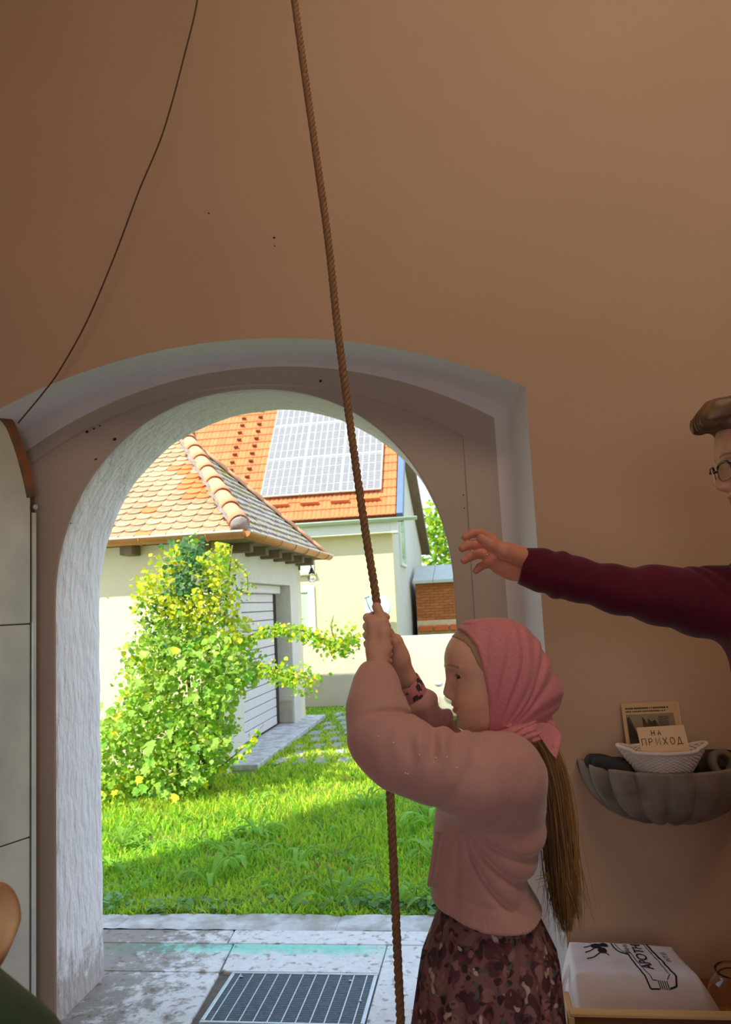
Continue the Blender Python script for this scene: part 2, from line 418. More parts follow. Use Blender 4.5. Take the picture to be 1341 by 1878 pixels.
def leaf_piece(s0, s1, z0, z1, inset, y0, y1, m, name, bev=0.003):
    xs = np.linspace(s0, s1, 34); zt = np.minimum(np.interp(xs, TP[:, 0], TP[:, 1]) - inset, z1)
    poly = [(s1, y0, z0)] + [(x, y0, z) for x, z in zip(xs[::-1], zt[::-1])] + [(s0, y0, z0)]
    return MB().prism(poly, (0, y1 - y0, 0)).obj(name, m, door, bevel=bev)
leaf_piece(0, 0.70, 0.01, 9, 0, 0.0, -0.05, m_oak, 'core')
leaf_piece(0.026, 0.69, 0.01, 0.652, 0.03, 0.007, 0.0, m_sheet, 'metal_sheet')
leaf_piece(0.026, 0.69, 0.656, 1.392, 0.03, 0.007, 0.0, m_sheet, 'metal_sheet')
leaf_piece(0.026, 0.69, 1.396, 9, 0.05, 0.007, 0.0, m_sheet, 'metal_sheet')
leaf_piece(0.0, 0.018, 0.01, 1.80, 0.03, 0.006, 0.0, m_sheet, 'edge_strip')
leaf_piece(0.018, 0.0235, 0.01, 1.40, 0.03, 0.011, 0.0, m_bright, 'seam_strip', 0.001)
V = []
for k in range(30):                                       # rusty rim that follows the arched head
    s, z = TP[k]; V.append((s, z))
rim = MB()
V = np.array(V); T = np.gradient(V, axis=0); T /= np.linalg.norm(T, axis=1)[:, None]; Nn = np.stack([T[:, 1], -T[:, 0]], 1)
inn = V + Nn * 0.045
poly = np.vstack([V, inn[::-1]])
rim.prism(np.stack([poly[:, 0], np.full(len(poly), 0.010), poly[:, 1]], 1), (0, -0.066, 0))
rim.obj('rim_band', m_rust, door, bevel=0.004)
MB().lathe([(0, .0), (.011, .0), (.011, .006), (.006, .01), (0, .011)], n=14, M=Matrix.Translation((0.012, 0.012, 1.82)) @ Matrix.Rotation(-math.pi / 2, 4, 'X')).obj('bolt', m_bright, door, True)

# ------------------------------------------------------------------ paving in the doorway
m_slab = mat('pale_paving_stone', lin((222, 220, 216)), 0.85, 0.10, 30, 0.35, 60, 0.006, 0.3, col2=lin((150, 142, 130)), c2scale=26, c2pos=(0.56, 0.68))
def stain_band(m):
    n, l = m.node_tree.nodes, m.node_tree.links
    mx, mu = z_mix(m, lin((128, 214, 190)), 3.46, 3.21, 11, 0.45, axis='Y', hi=0.85)
    tc = n.new('ShaderNodeTexCoord'); sp = n.new('ShaderNodeSeparateXYZ'); l.new(tc.outputs['Object'], sp.inputs[0])
    a = n.new('ShaderNodeMapRange'); a.inputs['From Min'].default_value = -1.95; a.inputs['From Max'].default_value = -1.45
    b = n.new('ShaderNodeMapRange'); b.inputs['From Min'].default_value = -0.40; b.inputs['From Max'].default_value = -0.62
    l.new(sp.outputs['X'], a.inputs['Value']); l.new(sp.outputs['X'], b.inputs['Value'])
    p = n.new('ShaderNodeMath'); p.operation = 'MULTIPLY'; q = n.new('ShaderNodeMath'); q.operation = 'MULTIPLY'
    l.new(a.outputs[0], p.inputs[0]); l.new(b.outputs[0], p.inputs[1]); l.new(p.outputs[0], q.inputs[0]); l.new(mu.outputs[0], q.inputs[1])
    c = n.new('ShaderNodeMath'); c.operation = 'LESS_THAN'; l.new(sp.outputs['Y'], c.inputs[0]); c.inputs[1].default_value = 3.433
    d = n.new('ShaderNodeMath'); d.operation = 'MULTIPLY'; l.new(q.outputs[0], d.inputs[0]); l.new(c.outputs[0], d.inputs[1])
    l.new(d.outputs[0], mx.inputs[0])
stain_band(m_slab)
z_mix(m_slab, lin((112, 96, 80)), -1.75, -0.75, 15, 1.0, axis='X', hi=0.75)      # dirt trodden in by the left jamb
m_kerb = mat('weathered_concrete', lin((204, 202, 198)), 0.95, 0.14, 18, 0.7, 45, 0.008, col2=lin((176, 172, 164)), c2scale=8)
m_joint = mat('joint_mortar', lin((108, 100, 88)), 0.95, 0.2, 20)
pav = MB().box((-3.0, 2.62, -0.12), (1.6, 3.80, -0.012)).obj('floor_threshold', m_joint, kind='structure')
def slab(x0, x1, y0, y1, dz=0.0, m=m_slab, nm='paving_slab', skew=(0, 0)):
    poly = [(x0 + skew[0] * (0), y0, -0.05), (x1, y0, -0.05), (x1 + skew[1], y1, -0.05), (x0 + skew[0], y1, -0.05)]
    MB().prism(poly, (0, 0, 0.05 + dz)).obj(nm, m, pav, bevel=0.004)
slab(-3.0, -1.077, 2.63, 3.17, 0.0, skew=(0, -0.03)); slab(-3.0, -1.112, 3.172, 3.43, 0.0, skew=(0, -0.022))
slab(-1.103, -0.478, 3.178, 3.43, 0.002, skew=(-0.026, 0.003))
slab(-0.4745, 1.6, 2.63, 3.43, 0.001, skew=(0.003, 0))
slab(-1.07, -0.475, 2.63, 2.785, 0.0)
slab(-3.0, -1.165, 3.436, 3.575, 0.0, skew=(0, -.01)); slab(-1.16, 1.6, 3.436, 3.575, 0.001, skew=(-.01, 0))
def kerb_mesh(x0, x1):
    nx, ny = int((x1 - x0) / 0.02), 12; xs = np.linspace(x0, x1, nx); ys = np.linspace(3.58, 3.81, ny)
    X, Y = np.meshgrid(xs, ys); P = np.stack([X, Y, 0 * X], -1).reshape(-1, 3)
    P[:, 2] = 0.002 + 0.005 * vnoise(P, 14, 2) + 0.003 * vnoise(P, 50, 4) - 0.05 * np.clip((P[:, 1] - 3.75) / 0.06, 0, 1)
    e = (np.abs(P[:, 0] - x0) < 1e-6) | (np.abs(P[:, 0] - x1) < 1e-6) | (np.abs(P[:, 1] - 3.58) < 1e-6); P[e, 2] -= 0.004
    Fq = np.array([(j * nx + i, j * nx + i + 1, (j + 1) * nx + i + 1, (j + 1) * nx + i) for j in range(ny - 1) for i in range(nx - 1)])
    return amesh('kerb_stone', P, Fq, m_kerb, True)
for a, b in ((-3.0, -1.742), (-1.741, -0.721), (-0.72, 1.6)):
    obj('kerb_stone', kerb_mesh(a, b), pav)

# boot grate let into the paving
m_galv = mat('galvanised_steel', lin((190, 198, 202)), 0.4, 0.12, 30, metal=0.7)
m_gdark = mat('dark_grate_steel', lin((128, 142, 150)), 0.5, 0.15, 40, metal=0.5)
m_pit = mat('grate_pit', lin((84, 98, 106)), 0.9)
gr = empty('boot_grate', (-0.765, 2.98, 0), 'galvanised steel boot grate set in the pale doorway paving', 'grate')
gx0, gx1, gy0, gy1 = -0.289, 0.287, -0.187, 0.192
fr = MB()
for lo, hi in (((gx0, gy0 + .014, -.03), (gx0 + .014, gy1 - .014, .004)), ((gx1 - .014, gy0 + .014, -.03), (gx1, gy1 - .014, .004)), ((gx0, gy0, -.03), (gx1, gy0 + .014, .004)), ((gx0, gy1 - .014, -.03), (gx1, gy1, .004))):
    fr.box(lo, hi)
fr.obj('frame', m_galv, gr, bevel=0.002)
MB().box((gx0 + .01, gy0 + .01, -.045), (gx1 - .01, gy1 - .01, -.034)).obj('pit', m_pit, gr)
bar = MB().box((-.0022, gy0 + .012, -.024), (.0022, gy1 - .012, .003)).mesh('bearing_bar', m_galv)
for k in range(11):
    obj('bearing_bar', bar, gr, loc=(gx0 + .04 + k * .0497, 0, 0))
cb = MB()
for k in range(40):
    y = gy0 + .02 + k * (gy1 - gy0 - .04) / 39
    cb.box((gx0 + .012, y - .0016, -.016), (gx1 - .012, y + .0016, .001))
cb.obj('cross_bars', m_gdark, gr, kind='stuff')
for (a, b) in ((.19, .13), (.25, -.02), (-.24, .15)):
    MB().lathe([(0, .003), (.006, .003), (.005, .006), (0, .007)], (a, b, 0), 10).obj('rivet', m_galv, gr, True)
# ------------------------------------------------------------------ ground outside
m_soil = mat('lawn_soil', lin((96, 128, 44)), 1.0, 0.25, 6, 0.5, 30, 0.01, col2=lin((120, 112, 62)), c2scale=5)
gp = MB().box((-45, 3.7, -0.3), (45, 90, -0.035)).obj('ground_outside', m_soil, kind='structure')

# ------------------------------------------------------------------ garage with a hipped tile roof
m_gwall = mat('cream_render', lin((226, 214, 180)), 0.95, 0.04, 3, 0.5, 34, 0.012)
m_gwall2 = mat('grey_cream_render', lin((214, 208, 193)), 0.95, 0.05, 3, 0.5, 34, 0.012)
m_tile = mat('weathered_clay_tile', lin((178, 136, 106)), 0.9, 0.25, 26, 0.4, 60, rnd=0.2, col2=lin((176, 158, 124)), c2scale=9, c2pos=(.42, .6))
m_tile_o = mat('new_clay_tile', lin((211, 123, 72)), 0.85, 0.12, 20, 0.15, 60, rnd=0.1)
m_moss = mat('mossy_grey_tile', lin((157, 148, 143)), 0.95, 0.3, 18, 0.5, 40, col2=lin((150, 138, 76)), c2scale=9, c2pos=(.52, .62))
m_hip = mat('hip_ridge_clay', lin((209, 152, 116)), 0.85, 0.1, 12, 0.15, 50, rnd=0.06)
m_gut = mat('copper_gutter', lin((200, 138, 91)), 0.45, 0.1, 10, metal=0.3)
m_beam = mat('dark_rafter_wood', lin((120, 104, 84)), 0.9, 0.2, 10)
m_slat = mat('white_shutter', lin((217, 210, 208)), 0.6, 0.04, 6)
m_gap = mat('rusty_door_edge', lin((66, 58, 50)), 0.9, 0.3, 30)
GX, GY0, GY1, GE = -2.34, 6.95, 10.3, 2.10
gar = empty('garage_building', (GX, GY0, 0), 'low cream garage with hipped clay tile roof behind the climbing shrub', 'building')
def rel(o, e=gar):
    o.matrix_parent_inverse = Matrix.Translation(-e.location) if e.rotation_euler.z == 0 else e.matrix_world.inverted(); return o
GO = np.array([GX, GY0, 0])
def gbox(nm, lo, hi, m, bevel=0.0, **k):
    return MB().box(np.array(lo) - GO, np.array(hi) - GO).obj(nm, m, gar, bevel=bevel, **k)
gbox('front_wall', (-8.5, GY0, -.1), (GX, GY0 + .2, GE), m_gwall)
gbox('back_wall', (-8.5, GY1 - .2, -.1), (GX, GY1, GE), m_gwall)
DY0, DY1, DZ = 7.62, 9.70, 1.70
w = MB()
for lo, hi in (((GX - .22, GY0 + .2, -.1), (GX, DY0, GE)), ((GX - .22, DY1, -.1), (GX, GY1 - .2, GE)), ((GX - .22, DY0, DZ), (GX, DY1, GE))):
    w.box(np.array(lo) - GO, np.array(hi) - GO)
w.obj('side_wall', m_gwall2, gar)
gbox('plinth_patch', (GX - .2, DY1 - .012, .02), (GX - .01, DY1 + .01, .30), mat('bare_mortar_patch', lin((190, 180, 160)), .95, .15, 12, .4, 30), .01)
gbox('apron', (GX - .25, 7.2, -.1), (GX + .24, GY1 + .1, .015), m_kerb, .006)
gd = MB().box(np.array((GX - .215, DY0, 0)) - GO, np.array((GX - .19, DY1, DZ)) - GO).obj('garage_door', m_gap, gar)
sl = MB().box((-.012, 0.02, .004), (.014, DY1 - DY0 - .22, .100)).mesh('slat', m_slat, bevel=0.006)
for k in range(15):
    o = obj('slat', sl, gd, loc=(GX - .182 - GO[0], DY0 - GO[1], .04 + k * .104))
gbox('shutter_box', (GX - .20, DY0, DZ - .10), (GX - .10, DY1 - .1, DZ - .002), m_slat, .01)
# roof: carcass below the tiles
EX, EY0, EY1 = -2.05, 6.74, 10.55
AP = np.array([-3.25, 8.6, 3.40]); AL = np.array([-9.0, 8.6, 3.40])
c00, c10, c11, c01 = np.array([-9.0, EY0, GE]), np.array([EX, EY0, GE]), np.array([EX, EY1, GE]), np.array([-9.0, EY1, GE])
r_ = MB().add(np.array([c00, c10, c11, c01, AP, AL]) - GO - np.array([0, 0, .05]), [(0, 1, 4, 5), (1, 2, 4), (2, 3, 5, 4), (0, 3, 2, 1), (0, 5, 3)])
r_.obj('roof_deck', m_beam, gar)
def beaver(w, l, t):
    """flat clay tile with a rounded tail; x across, y up the slope, z out of the roof"""
    a = np.linspace(0, np.pi, 7)[::-1]
    P = [(w / 2 * math.cos(x), -0.32 * w * math.sin(x), 0) for x in a]
    P = [(-w / 2, l, 0)] + P + [(w / 2, l, 0)]
    return MB().prism([(x, y, -t / 2) for x, y, z in P], (0, 0, t))
def slope_frame(o, ax, up):
    ax = np.asarray(ax, float); up = np.asarray(up, float); ax /= np.linalg.norm(ax); up /= np.linalg.norm(up); n = np.cross(ax, up)
    return Matrix(((ax[0], up[0], n[0], o[0]), (ax[1], up[1], n[1], o[1]), (ax[2], up[2], n[2], o[2]), (0, 0, 0, 1)))
tw, te = 0.150, 0.118
tm = beaver(tw * .975, te * 1.9, .019).mesh('roof_tile', m_tile); tmo = tm.copy(); tmo.materials.clear(); tmo.materials.append(m_tile_o)
upF = np.array([0, AP[1] - EY0, AP[2] - GE]); Ls = np.linalg.norm(upF); upF /= Ls
rest = MB()
for r in range(int(Ls / te)):
    s = r * te; xr = EX + (AP[0] - EX) * s / Ls - 0.02
    k0 = 0
    for k in range(40):
        x = xr - (k + (0.5 if r % 2 else 1.0)) * tw + (EX - xr) % tw * 0
        if x < -7.5: break
        p = np.array([x, EY0, GE]) + upF * (s + RNG.uniform(-.006, .006)) + np.array([0, 0, .022])
        M4 = slope_frame(p - GO, (1, RNG.uniform(-.02, .02), 0), upF) @ Matrix.Rotation(math.radians(-7) + RNG.uniform(-.02, .02), 4, 'X')
        if x > -4.45:
            new = (k <= 1 and 5 <= r <= 12 and RNG.random() < .75) or RNG.random() < .02
            o = obj('roof_tile', tmo if new else tm, gar); o.matrix_local = M4
        else:
            b = beaver(tw * .975, te * 1.9, .019)
            rest.add(np.array([(M4 @ Vector(v))[:] for v in b.v[0]]), b.f)
rest.obj('roof_tile_field', m_tile, gar, kind='stuff')
upR = np.array([AP[0] - EX, 0, AP[2] - GE]); Lr = np.linalg.norm(upR); upR /= Lr
mos = MB()
for r in range(int(Lr / te) + 1):
    s = r * te; f_ = s / Lr
    y0, y1 = EY0 + (AP[1] - EY0) * f_, EY1 + (AP[1] - EY1) * f_
    for k in range(int((y1 - y0) / tw) + 1):
        y = y0 + (k + (0.2 if r % 2 else 0.7)) * tw
        if y > y1: break
        p = np.array([EX, y, GE]) + upR * (s + RNG.uniform(-.01, .01)) + np.array([0, 0, .022])
        M4 = slope_frame(p - GO, (RNG.uniform(-.03, .03), 1, 0), upR) @ Matrix.Rotation(math.radians(-8) + RNG.uniform(-.04, .04), 4, 'X')
        b = beaver(tw * .97, te * 1.9, .022 + RNG.uniform(0, .008)); mos.add(np.array([(M4 @ Vector(v))[:] for v in b.v[0]]), b.f)
mos.obj('mossy_tile_field', m_moss, gar, kind='stuff')
def half_round(L, r0, r1, t=.014):
    a = np.linspace(-.1, np.pi + .1, 11); mb = MB(); n = len(a); V = []
    for (y, r) in ((0, r0), (L, r1)):
        for rr in (r, r - t): V += [(rr * math.cos(x), y, rr * math.sin(x)) for x in a]
    Fs = []
    for i in range(n - 1):
        Fs += [(i, i + 1, 2 * n + i + 1, 2 * n + i), (n + i, 3 * n + i, 3 * n + i + 1, n + i + 1), (i, n + i, n + i + 1, i + 1), (2 * n + i, 2 * n + i + 1, 3 * n + i + 1, 3 * n + i)]
    Fs += [(0, 2 * n, 3 * n, n), (n - 1, 2 * n - 1, 4 * n - 1, 3 * n - 1)]
    return mb.add(V, Fs).mesh('hip_tile', m_hip, True)
hipd = AP - c10; Lh = np.linalg.norm(hipd); hipd /= Lh
hm = half_round(.37, .098, .082)
side = np.cross(hipd, (0, 0, 1)); side /= np.linalg.norm(side)
for k in range(8):
    p = c10 + hipd * (.06 + k * .325) + np.array([0, 0, .035 + .012])
    M4 = slope_frame(p - GO, side, hipd) @ Matrix.Rotation(math.radians(-2.0), 4, 'X')
    o = obj('hip_tile', hm, gar); o.matrix_local = M4
ridm = half_round(.37, .098, .082)
for k in range(6):
    o = obj('hip_tile', ridm, gar); o.matrix_local = slope_frame(np.array([AP[0] + .1 - k * .33, AP[1], AP[2] + .03]) - GO, (0, 1, 0), (-1, 0, 0))
hb = c11; hd2 = AP - c11; L2 = np.linalg.norm(hd2); hd2 /= L2; s2 = np.cross(hd2, (0, 0, 1)); s2 /= np.linalg.norm(s2)
for k in range(7):
    o = obj('hip_tile', ridm, gar); o.matrix_local = slope_frame(c11 + hd2 * (.03 + k * .33) + np.array([0, 0, .0]) - GO, s2, hd2)
    o.scale = (.8, 1, .8)
# hip end plug, gutters, brackets, rafter ends
MB().lathe([(0, 0), (.085, 0), (.085, .02), (0, .03)], n=16, M=slope_frame(c10 + hipd * .055 + np.array([0, 0, .04]) - GO, side, np.cross(side, hipd))).obj('hip_plug', m_moss, gar, True)
def gutter(a, b, r, m, nm, par, O):
    a = np.asarray(a, float) - O; b = np.asarray(b, float) - O; d = b - a; L = np.linalg.norm(d); d /= L
    s = np.cross(d, (0, 0, 1)); an = np.linspace(np.pi, 2 * np.pi, 11); V = []; n = len(an)
    for p in (a, b):
        for rr in (r, r - .006): V += [p + s * rr * math.cos(x) + np.array([0, 0, rr * math.sin(x)]) for x in an]
    Fs = []
    for i in range(n - 1):
        Fs += [(i, i + 1, 2 * n + i + 1, 2 * n + i), (n + i, 3 * n + i, 3 * n + i + 1, n + i + 1), (i, n + i, n + i + 1, i + 1), (2 * n + i, 2 * n + i + 1, 3 * n + i + 1, 3 * n + i)]
    Fs += [(0, 2 * n, 3 * n, n), (n - 1, 2 * n - 1, 4 * n - 1, 3 * n - 1)]
    mb = MB().add(np.array(V), Fs)
    sgn = 1
    for q in (a, b): mb.add(np.array([q + s * r * math.cos(x) * .98 + np.array([0, 0, r * math.sin(x) * .98]) for x in an]), [tuple(range(n))])
    return mb.obj(nm, m, par, True), s
m_gedge = mat('gutter_lip', lin((205, 200, 182)), .5, .06, 10)
for (a, b) in (((-7.5, EY0 - .05, GE - .0), (EX + .05, EY0 - .05, GE - .0)), ((EX + .05, EY0 - .06, GE - .0), (EX + .05, EY1 + .05, GE - .0))):
    g, s = gutter(a, b, .062, m_gut, 'gutter', gar, GO)
    aa, bb = np.array(a) - GO, np.array(b) - GO; out = s if np.dot(s, (1, -1, 0)) > 0 else -s
    MB().tube([aa + out * .062, bb + out * .062], .010, 6).obj('gutter_lip', m_gedge, g)
    L = np.linalg.norm(bb - aa); d = (bb - aa) / L
    for k in range(1, int(L / .62) + 1):
        p = bb - d * (k * .62 - .28); an = np.linspace(np.pi, 2 * np.pi, 9)
        MB().tube([p + s * .067 * math.cos(x) + np.array([0, 0, .067 * math.sin(x)]) for x in an], .006, 5).obj('gutter_bracket', m_gut, g)
for k in range(6):
    gbox('rafter_end', (GX - .02, 7.25 + k * .56, GE - .14), (GX + .22, 7.36 + k * .56, GE - .045), m_beam, .008)
for x in (-2.52, -3.2, -3.9, -4.6):
    gbox('rafter_end', (x, EY0 + .02, GE - .14), (x + .12, GY0 + .02, GE - .045), m_beam, .008)
# lantern on the garage corner
m_iron = mat('black_iron', lin((84, 88, 80)), .6, .1, 20, metal=.3)
m_glass = bpy.data.materials.new('clear_glass'); m_glass.use_nodes = True
_g = m_glass.node_tree.nodes['Principled BSDF']; _g.inputs['Transmission Weight'].default_value = 1; _g.inputs['Roughness'].default_value = .02; _g.inputs['Base Color'].default_value = (.97, .98, .97, 1); _g.inputs['IOR'].default_value = 1.3
ln = empty('wall_lantern', (GX + .0, 10.24, 1.86), 'small wall lantern with iron hood and glass bulb cage at the garage corner', 'lantern')
MB().box((0, -.03, .05), (.015, .03, .17)).obj('back_plate', m_iron, ln, bevel=.003)
MB().tube(spline([(0.01, 0, .12), (.08, 0, .13), (.15, 0, .12), (.17, 0, .06)], 12), .009, 6).obj('arm', m_iron, ln, True)
MB().lathe([(.0, .075), (.016, .07), (.028, .03), (.045, .0), (.040, .0), (0, .06)], (.17, 0, 0), 14).obj('hood', m_iron, ln, True)
MB().lathe([(.0, .0), (.03, .0), (.058, -.05), (.052, -.085), (.03, -.11), (0, -.115)], (.17, 0, 0), 14).obj('glass', m_glass, ln, True)
cage = MB()
for k in range(6):
    a = k * np.pi / 3; cage.tube([(.17 + rr * math.cos(a), rr * math.sin(a), z) for rr, z in ((.032, 0), (.06, -.05), (.054, -.088), (.02, -.118))], .003, 4)
cage.obj('cage', m_iron, ln)

# ------------------------------------------------------------------ house with solar roof
m_hwall = mat('cream_house_wall', lin((211, 196, 159)), .95, .03, 1.5, .15, 20)
m_hgable = mat('pale_gable_wall', lin((200, 196, 182)), .95, .04, 1.5, .15, 20)
m_otile = mat('orange_roof_tile', lin((202, 118, 73)), .8, .1, 6, .1, 30, rnd=.10)
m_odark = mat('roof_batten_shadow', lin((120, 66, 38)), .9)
m_white = mat('white_paint', lin((216, 213, 202)), .7, .03, 4)
m_blue = mat('blue_grey_verge', lin((91, 111, 141)), .5, .06, 4)
m_zinc = mat('zinc_gutter', lin((177, 188, 170)), .45, .08, 6, metal=.2)
m_pane = mat('window_pane_tint', lin((176, 194, 176)), .12, .1, 2, spec=.6)
HX, HY, HZ = -1.90, 18.0, 3.36
hs = empty('house_building', (HX, HY, 0), 'large cream house with orange tile roof and solar panels beyond the garage', 'building')
HO = np.array([HX, HY, 0])
MB().box((-8, 0, 0), (0, .3, HZ)).obj('front_wall', m_hwall, hs)
gable = [(0.3, 0.0), (0.3, HZ + .3), (3.0, 7.1), (4.2, 5.6), (9.3, 3.3), (9.3, 0.0)]
MB().prism([(-.02, y, z) for y, z in gable], (.02, 0, 0)).obj('gable_wall', m_hgable, hs)
MB().box((-8, 0.31, 0), (-.03, 9.25, HZ - .1)).obj('core_wall', m_hgable, hs)
SL = math.radians(52); upH = np.array([0, math.cos(SL), math.sin(SL)]); nH = np.array([0, -math.sin(SL), math.cos(SL)])
eo = np.array([0, -.32, HZ + .05]); RL = 5.2
def hp(x, s, off=0.0): return np.array([x, 0, 0]) + eo + upH * s + nH * off
MB().add(np.array([hp(-9, 0, -.02), hp(.16, 0, -.02), hp(.16, RL, -.02), hp(-9, RL, -.02), hp(-9, 0, -.14), hp(.16, 0, -.14), hp(.16, RL, -.14), hp(-9, RL, -.14)]),
         [(0, 1, 2, 3), (7, 6, 5, 4), (0, 4, 5, 1), (1, 5, 6, 2), (2, 6, 7, 3), (3, 7, 4, 0)]).obj('roof_deck', m_odark, hs)
MB().prism([hp(.16, 0.0, .05), hp(.16, RL, .05), hp(.16, RL, -.24), hp(.16, 0.0, -.24)], (.14, 0, 0)).obj('verge_board', m_blue, hs)
MB().add(np.array([(.28, 2.9, 7.25), (.28, 4.2, 5.68), (.28, 9.6, 3.30), (.28, 9.6, 3.06), (.28, 4.2, 5.42), (.28, 2.9, 7.0),
                   (-8, 2.9, 7.25), (-8, 4.2, 5.68), (-8, 9.6, 3.30), (-8, 9.6, 3.06), (-8, 4.2, 5.42), (-8, 2.9, 7.0)]),
         [(0, 1, 4, 5), (1, 2, 3, 4), (0, 6, 7, 1), (1, 7, 8, 2), (2, 8, 9, 3), (3, 9, 10, 4), (4, 10, 11, 5)]).obj('rear_roof', m_beam, hs)
tw2, te2 = 0.215, 0.29
def pan_tile(w, l, t=.02):
    """interlocking tile: two rolls across"""
    xs = np.linspace(0, w, 9); z = t * .9 * np.abs(np.sin(np.linspace(0, 2 * np.pi, 9)))
    V = [(x, 0, a) for x, a in zip(xs, z)] + [(x, l, a - .004) for x, a in zip(xs, z)] + [(0, 0, -t), (w, 0, -t)]
    Fs = [(i, i + 1, 10 + i, 9 + i) for i in range(8)] + [tuple([18] + list(range(9)) + [19])[::-1]]
    return MB().add(V, Fs)
pm = pan_tile(tw2 * .985, te2 * 1.06).mesh('roof_tile', m_otile)
def hframe(x, s, off=.03): return slope_frame(hp(x, s, off), (1, 0, 0), upH) @ Matrix.Rotation(math.radians(-3), 4, 'X')
rest = MB(); cnt = 0
SX0, SX1, SS0 = -3.10, -.22, 0.74
for r in range(int(RL / te2)):
    for k in range(38):
        x = .14 - (k + 1) * tw2; s = r * te2
        if SX0 - .02 < x < SX1 - .1 and s > SS0 + .12: continue
        vis = (x > -5.6 and s < 5.0 and not (x < -3.6 and s < 1.6) and not (x < -4.6 and s < 2.6)) 
        M4 = hframe(x, s)
        if vis and cnt < 298:
            o = obj('roof_tile', pm, hs); o.matrix_local = M4; cnt += 1
        else:
            b = pan_tile(tw2 * .985, te2 * 1.06); rest.add(np.array([(M4 @ Vector(v))[:] for v in b.v[0]]), b.f)
rest.obj('roof_tile_field', m_otile, hs, kind='stuff')
# raised strips of snow hooks between roof fields
hk = MB().box((-.05, 0, .03), (.06, .05, .085)).mesh('snow_hook', m_odark)
for cx in (-4.02, -3.55):
    for k in range(14):
        o = obj('snow_hook', hk, hs); o.matrix_local = hframe(cx + RNG.uniform(-.02, .02), .95 + k * te2)
for k in range(4):                                      # brackets under the panels
    o = obj('snow_guard', MB().box((-.22, 0, .02), (.22, .06, .10)).mesh('snow_guard', m_otile), hs); o.matrix_local = hframe(-2.6 + k * .72, .45)
# solar panels
def solar_mat():
    m = mat('solar_cells', lin((98, 97, 104)), .55, .06, 3, spec=.25); n, l = m.node_tree.nodes, m.node_tree.links
    hsv = n[m['hsv']]; src = hsv.inputs['Color'].links[0].from_socket
    tc = n.new('ShaderNodeTexCoord'); sp = n.new('ShaderNodeSeparateXYZ'); l.new(tc.outputs['Object'], sp.inputs[0]); facs = []
    for ax, per, wd in (('X', .156, .07), ('Y', .052, .11), ('Y', .312, .03)):
        a = n.new('ShaderNodeMath'); a.operation = 'PINGPONG'; l.new(sp.outputs[ax], a.inputs[0]); a.inputs[1].default_value = per / 2
        b = n.new('ShaderNodeMath'); b.operation = 'LESS_THAN'; l.new(a.outputs[0], b.inputs[0]); b.inputs[1].default_value = per * wd
        facs.append(b)
    c = n.new('ShaderNodeMath'); c.operation = 'MAXIMUM'; l.new(facs[0].outputs[0], c.inputs[0]); l.new(facs[1].outputs[0], c.inputs[1])
    d = n.new('ShaderNodeMath'); d.operation = 'MAXIMUM'; l.new(c.outputs[0], d.inputs[0]); l.new(facs[2].outputs[0], d.inputs[1])
    mx = n.new('ShaderNodeMixRGB'); l.new(d.outputs[0], mx.inputs[0]); l.new(src, mx.inputs[1]); mx.inputs[2].default_value = rgba(lin((172, 176, 176)))
    l.new(mx.outputs[0], hsv.inputs['Color']); return m
m_solar = solar_mat(); m_alu = mat('aluminium_frame', lin((200, 200, 191)), .4, .04, 5, metal=.2)
pw, pl = .955, 1.30
cells = MB().box((.014, .014, .0), (pw - .014, pl - .014, .034)).mesh('cells', m_solar)
fm = MB()
for lo, hi in (((0, 0, 0), (pw, .016, .04)), ((0, pl - .016, 0), (pw, pl, .04)), ((0, .016, 0), (.016, pl - .016, .04)), ((pw - .016, .016, 0), (pw, pl - .016, .04))): fm.box(lo, hi)
fm = fm.mesh('solar_panel', m_alu)
for r in range(3):
    for c in range(3):
        o = obj('solar_panel', fm, hs); o.matrix_local = slope_frame(hp(SX0 + .01 + c * (pw + .012), SS0 + r * (pl + .012), .10), (1, 0, 0), upH)
        obj('cells', cells, o)
g, s = gutter(HO + (-8, -.40, HZ - .02), HO + (.62, -.40, HZ - .02), .085, m_zinc, 'gutter', hs, HO)
MB().box((-8, -.30, HZ - .34), (.02, .0, HZ - .02)).obj('fascia', m_white, hs)
MB().box((.0, -.31, HZ - .36), (.16, -.0, HZ - .04)).obj('fascia_end', m_white, hs, bevel=.01)
def window(x0, x1, z0, z1, y, fw=.07, nm='window'):
    f = MB()
    for lo, hi in (((x0, y - .05, z0), (x1, y, z0 + fw)), ((x0, y - .05, z1 - fw), (x1, y, z1)), ((x0, y - .05, z0 + fw), (x0 + fw, y, z1 - fw)), ((x1 - fw, y - .05, z0 + fw), (x1, y, z1 - fw))): f.box(lo, hi)
    f = f.obj(nm, m_white, hs, bevel=.008)
    MB().box((x0 + fw, y - .02, z0 + fw), (x1 - fw, y - .005, z1 - fw)).obj('pane', m_pane, f)
    MB().box((x0 - .05, y - .10, z0 - .05), (x1 + .05, y, z0)).obj('sill', m_zinc, f)
window(-2.9, -1.86, .55, 1.93, 0, .16)
window(-2.9, -1.85, 2.22, 3.0, 0, .10)
def gwindow(y0, y1, z0, z1):
    f = MB()
    for lo, hi in (((0, y0, z0), (.05, y1, z0 + .08)), ((0, y0, z1 - .08), (.05, y1, z1)), ((0, y0, z0 + .08), (.05, y0 + .12, z1 - .08)), ((0, y1 - .12, z0 + .08), (.05, y1, z1 - .08))): f.box(lo, hi)
    f = f.obj('window', m_white, hs); MB().box((.0, y0 + .1, z0 + .06), (.03, y1 - .1, z1 - .06)).obj('pane', m_pane, f)
gwindow(1.55, 2.95, 2.35, 4.15); gwindow(1.4, 2.2, 4.9, 5.8)
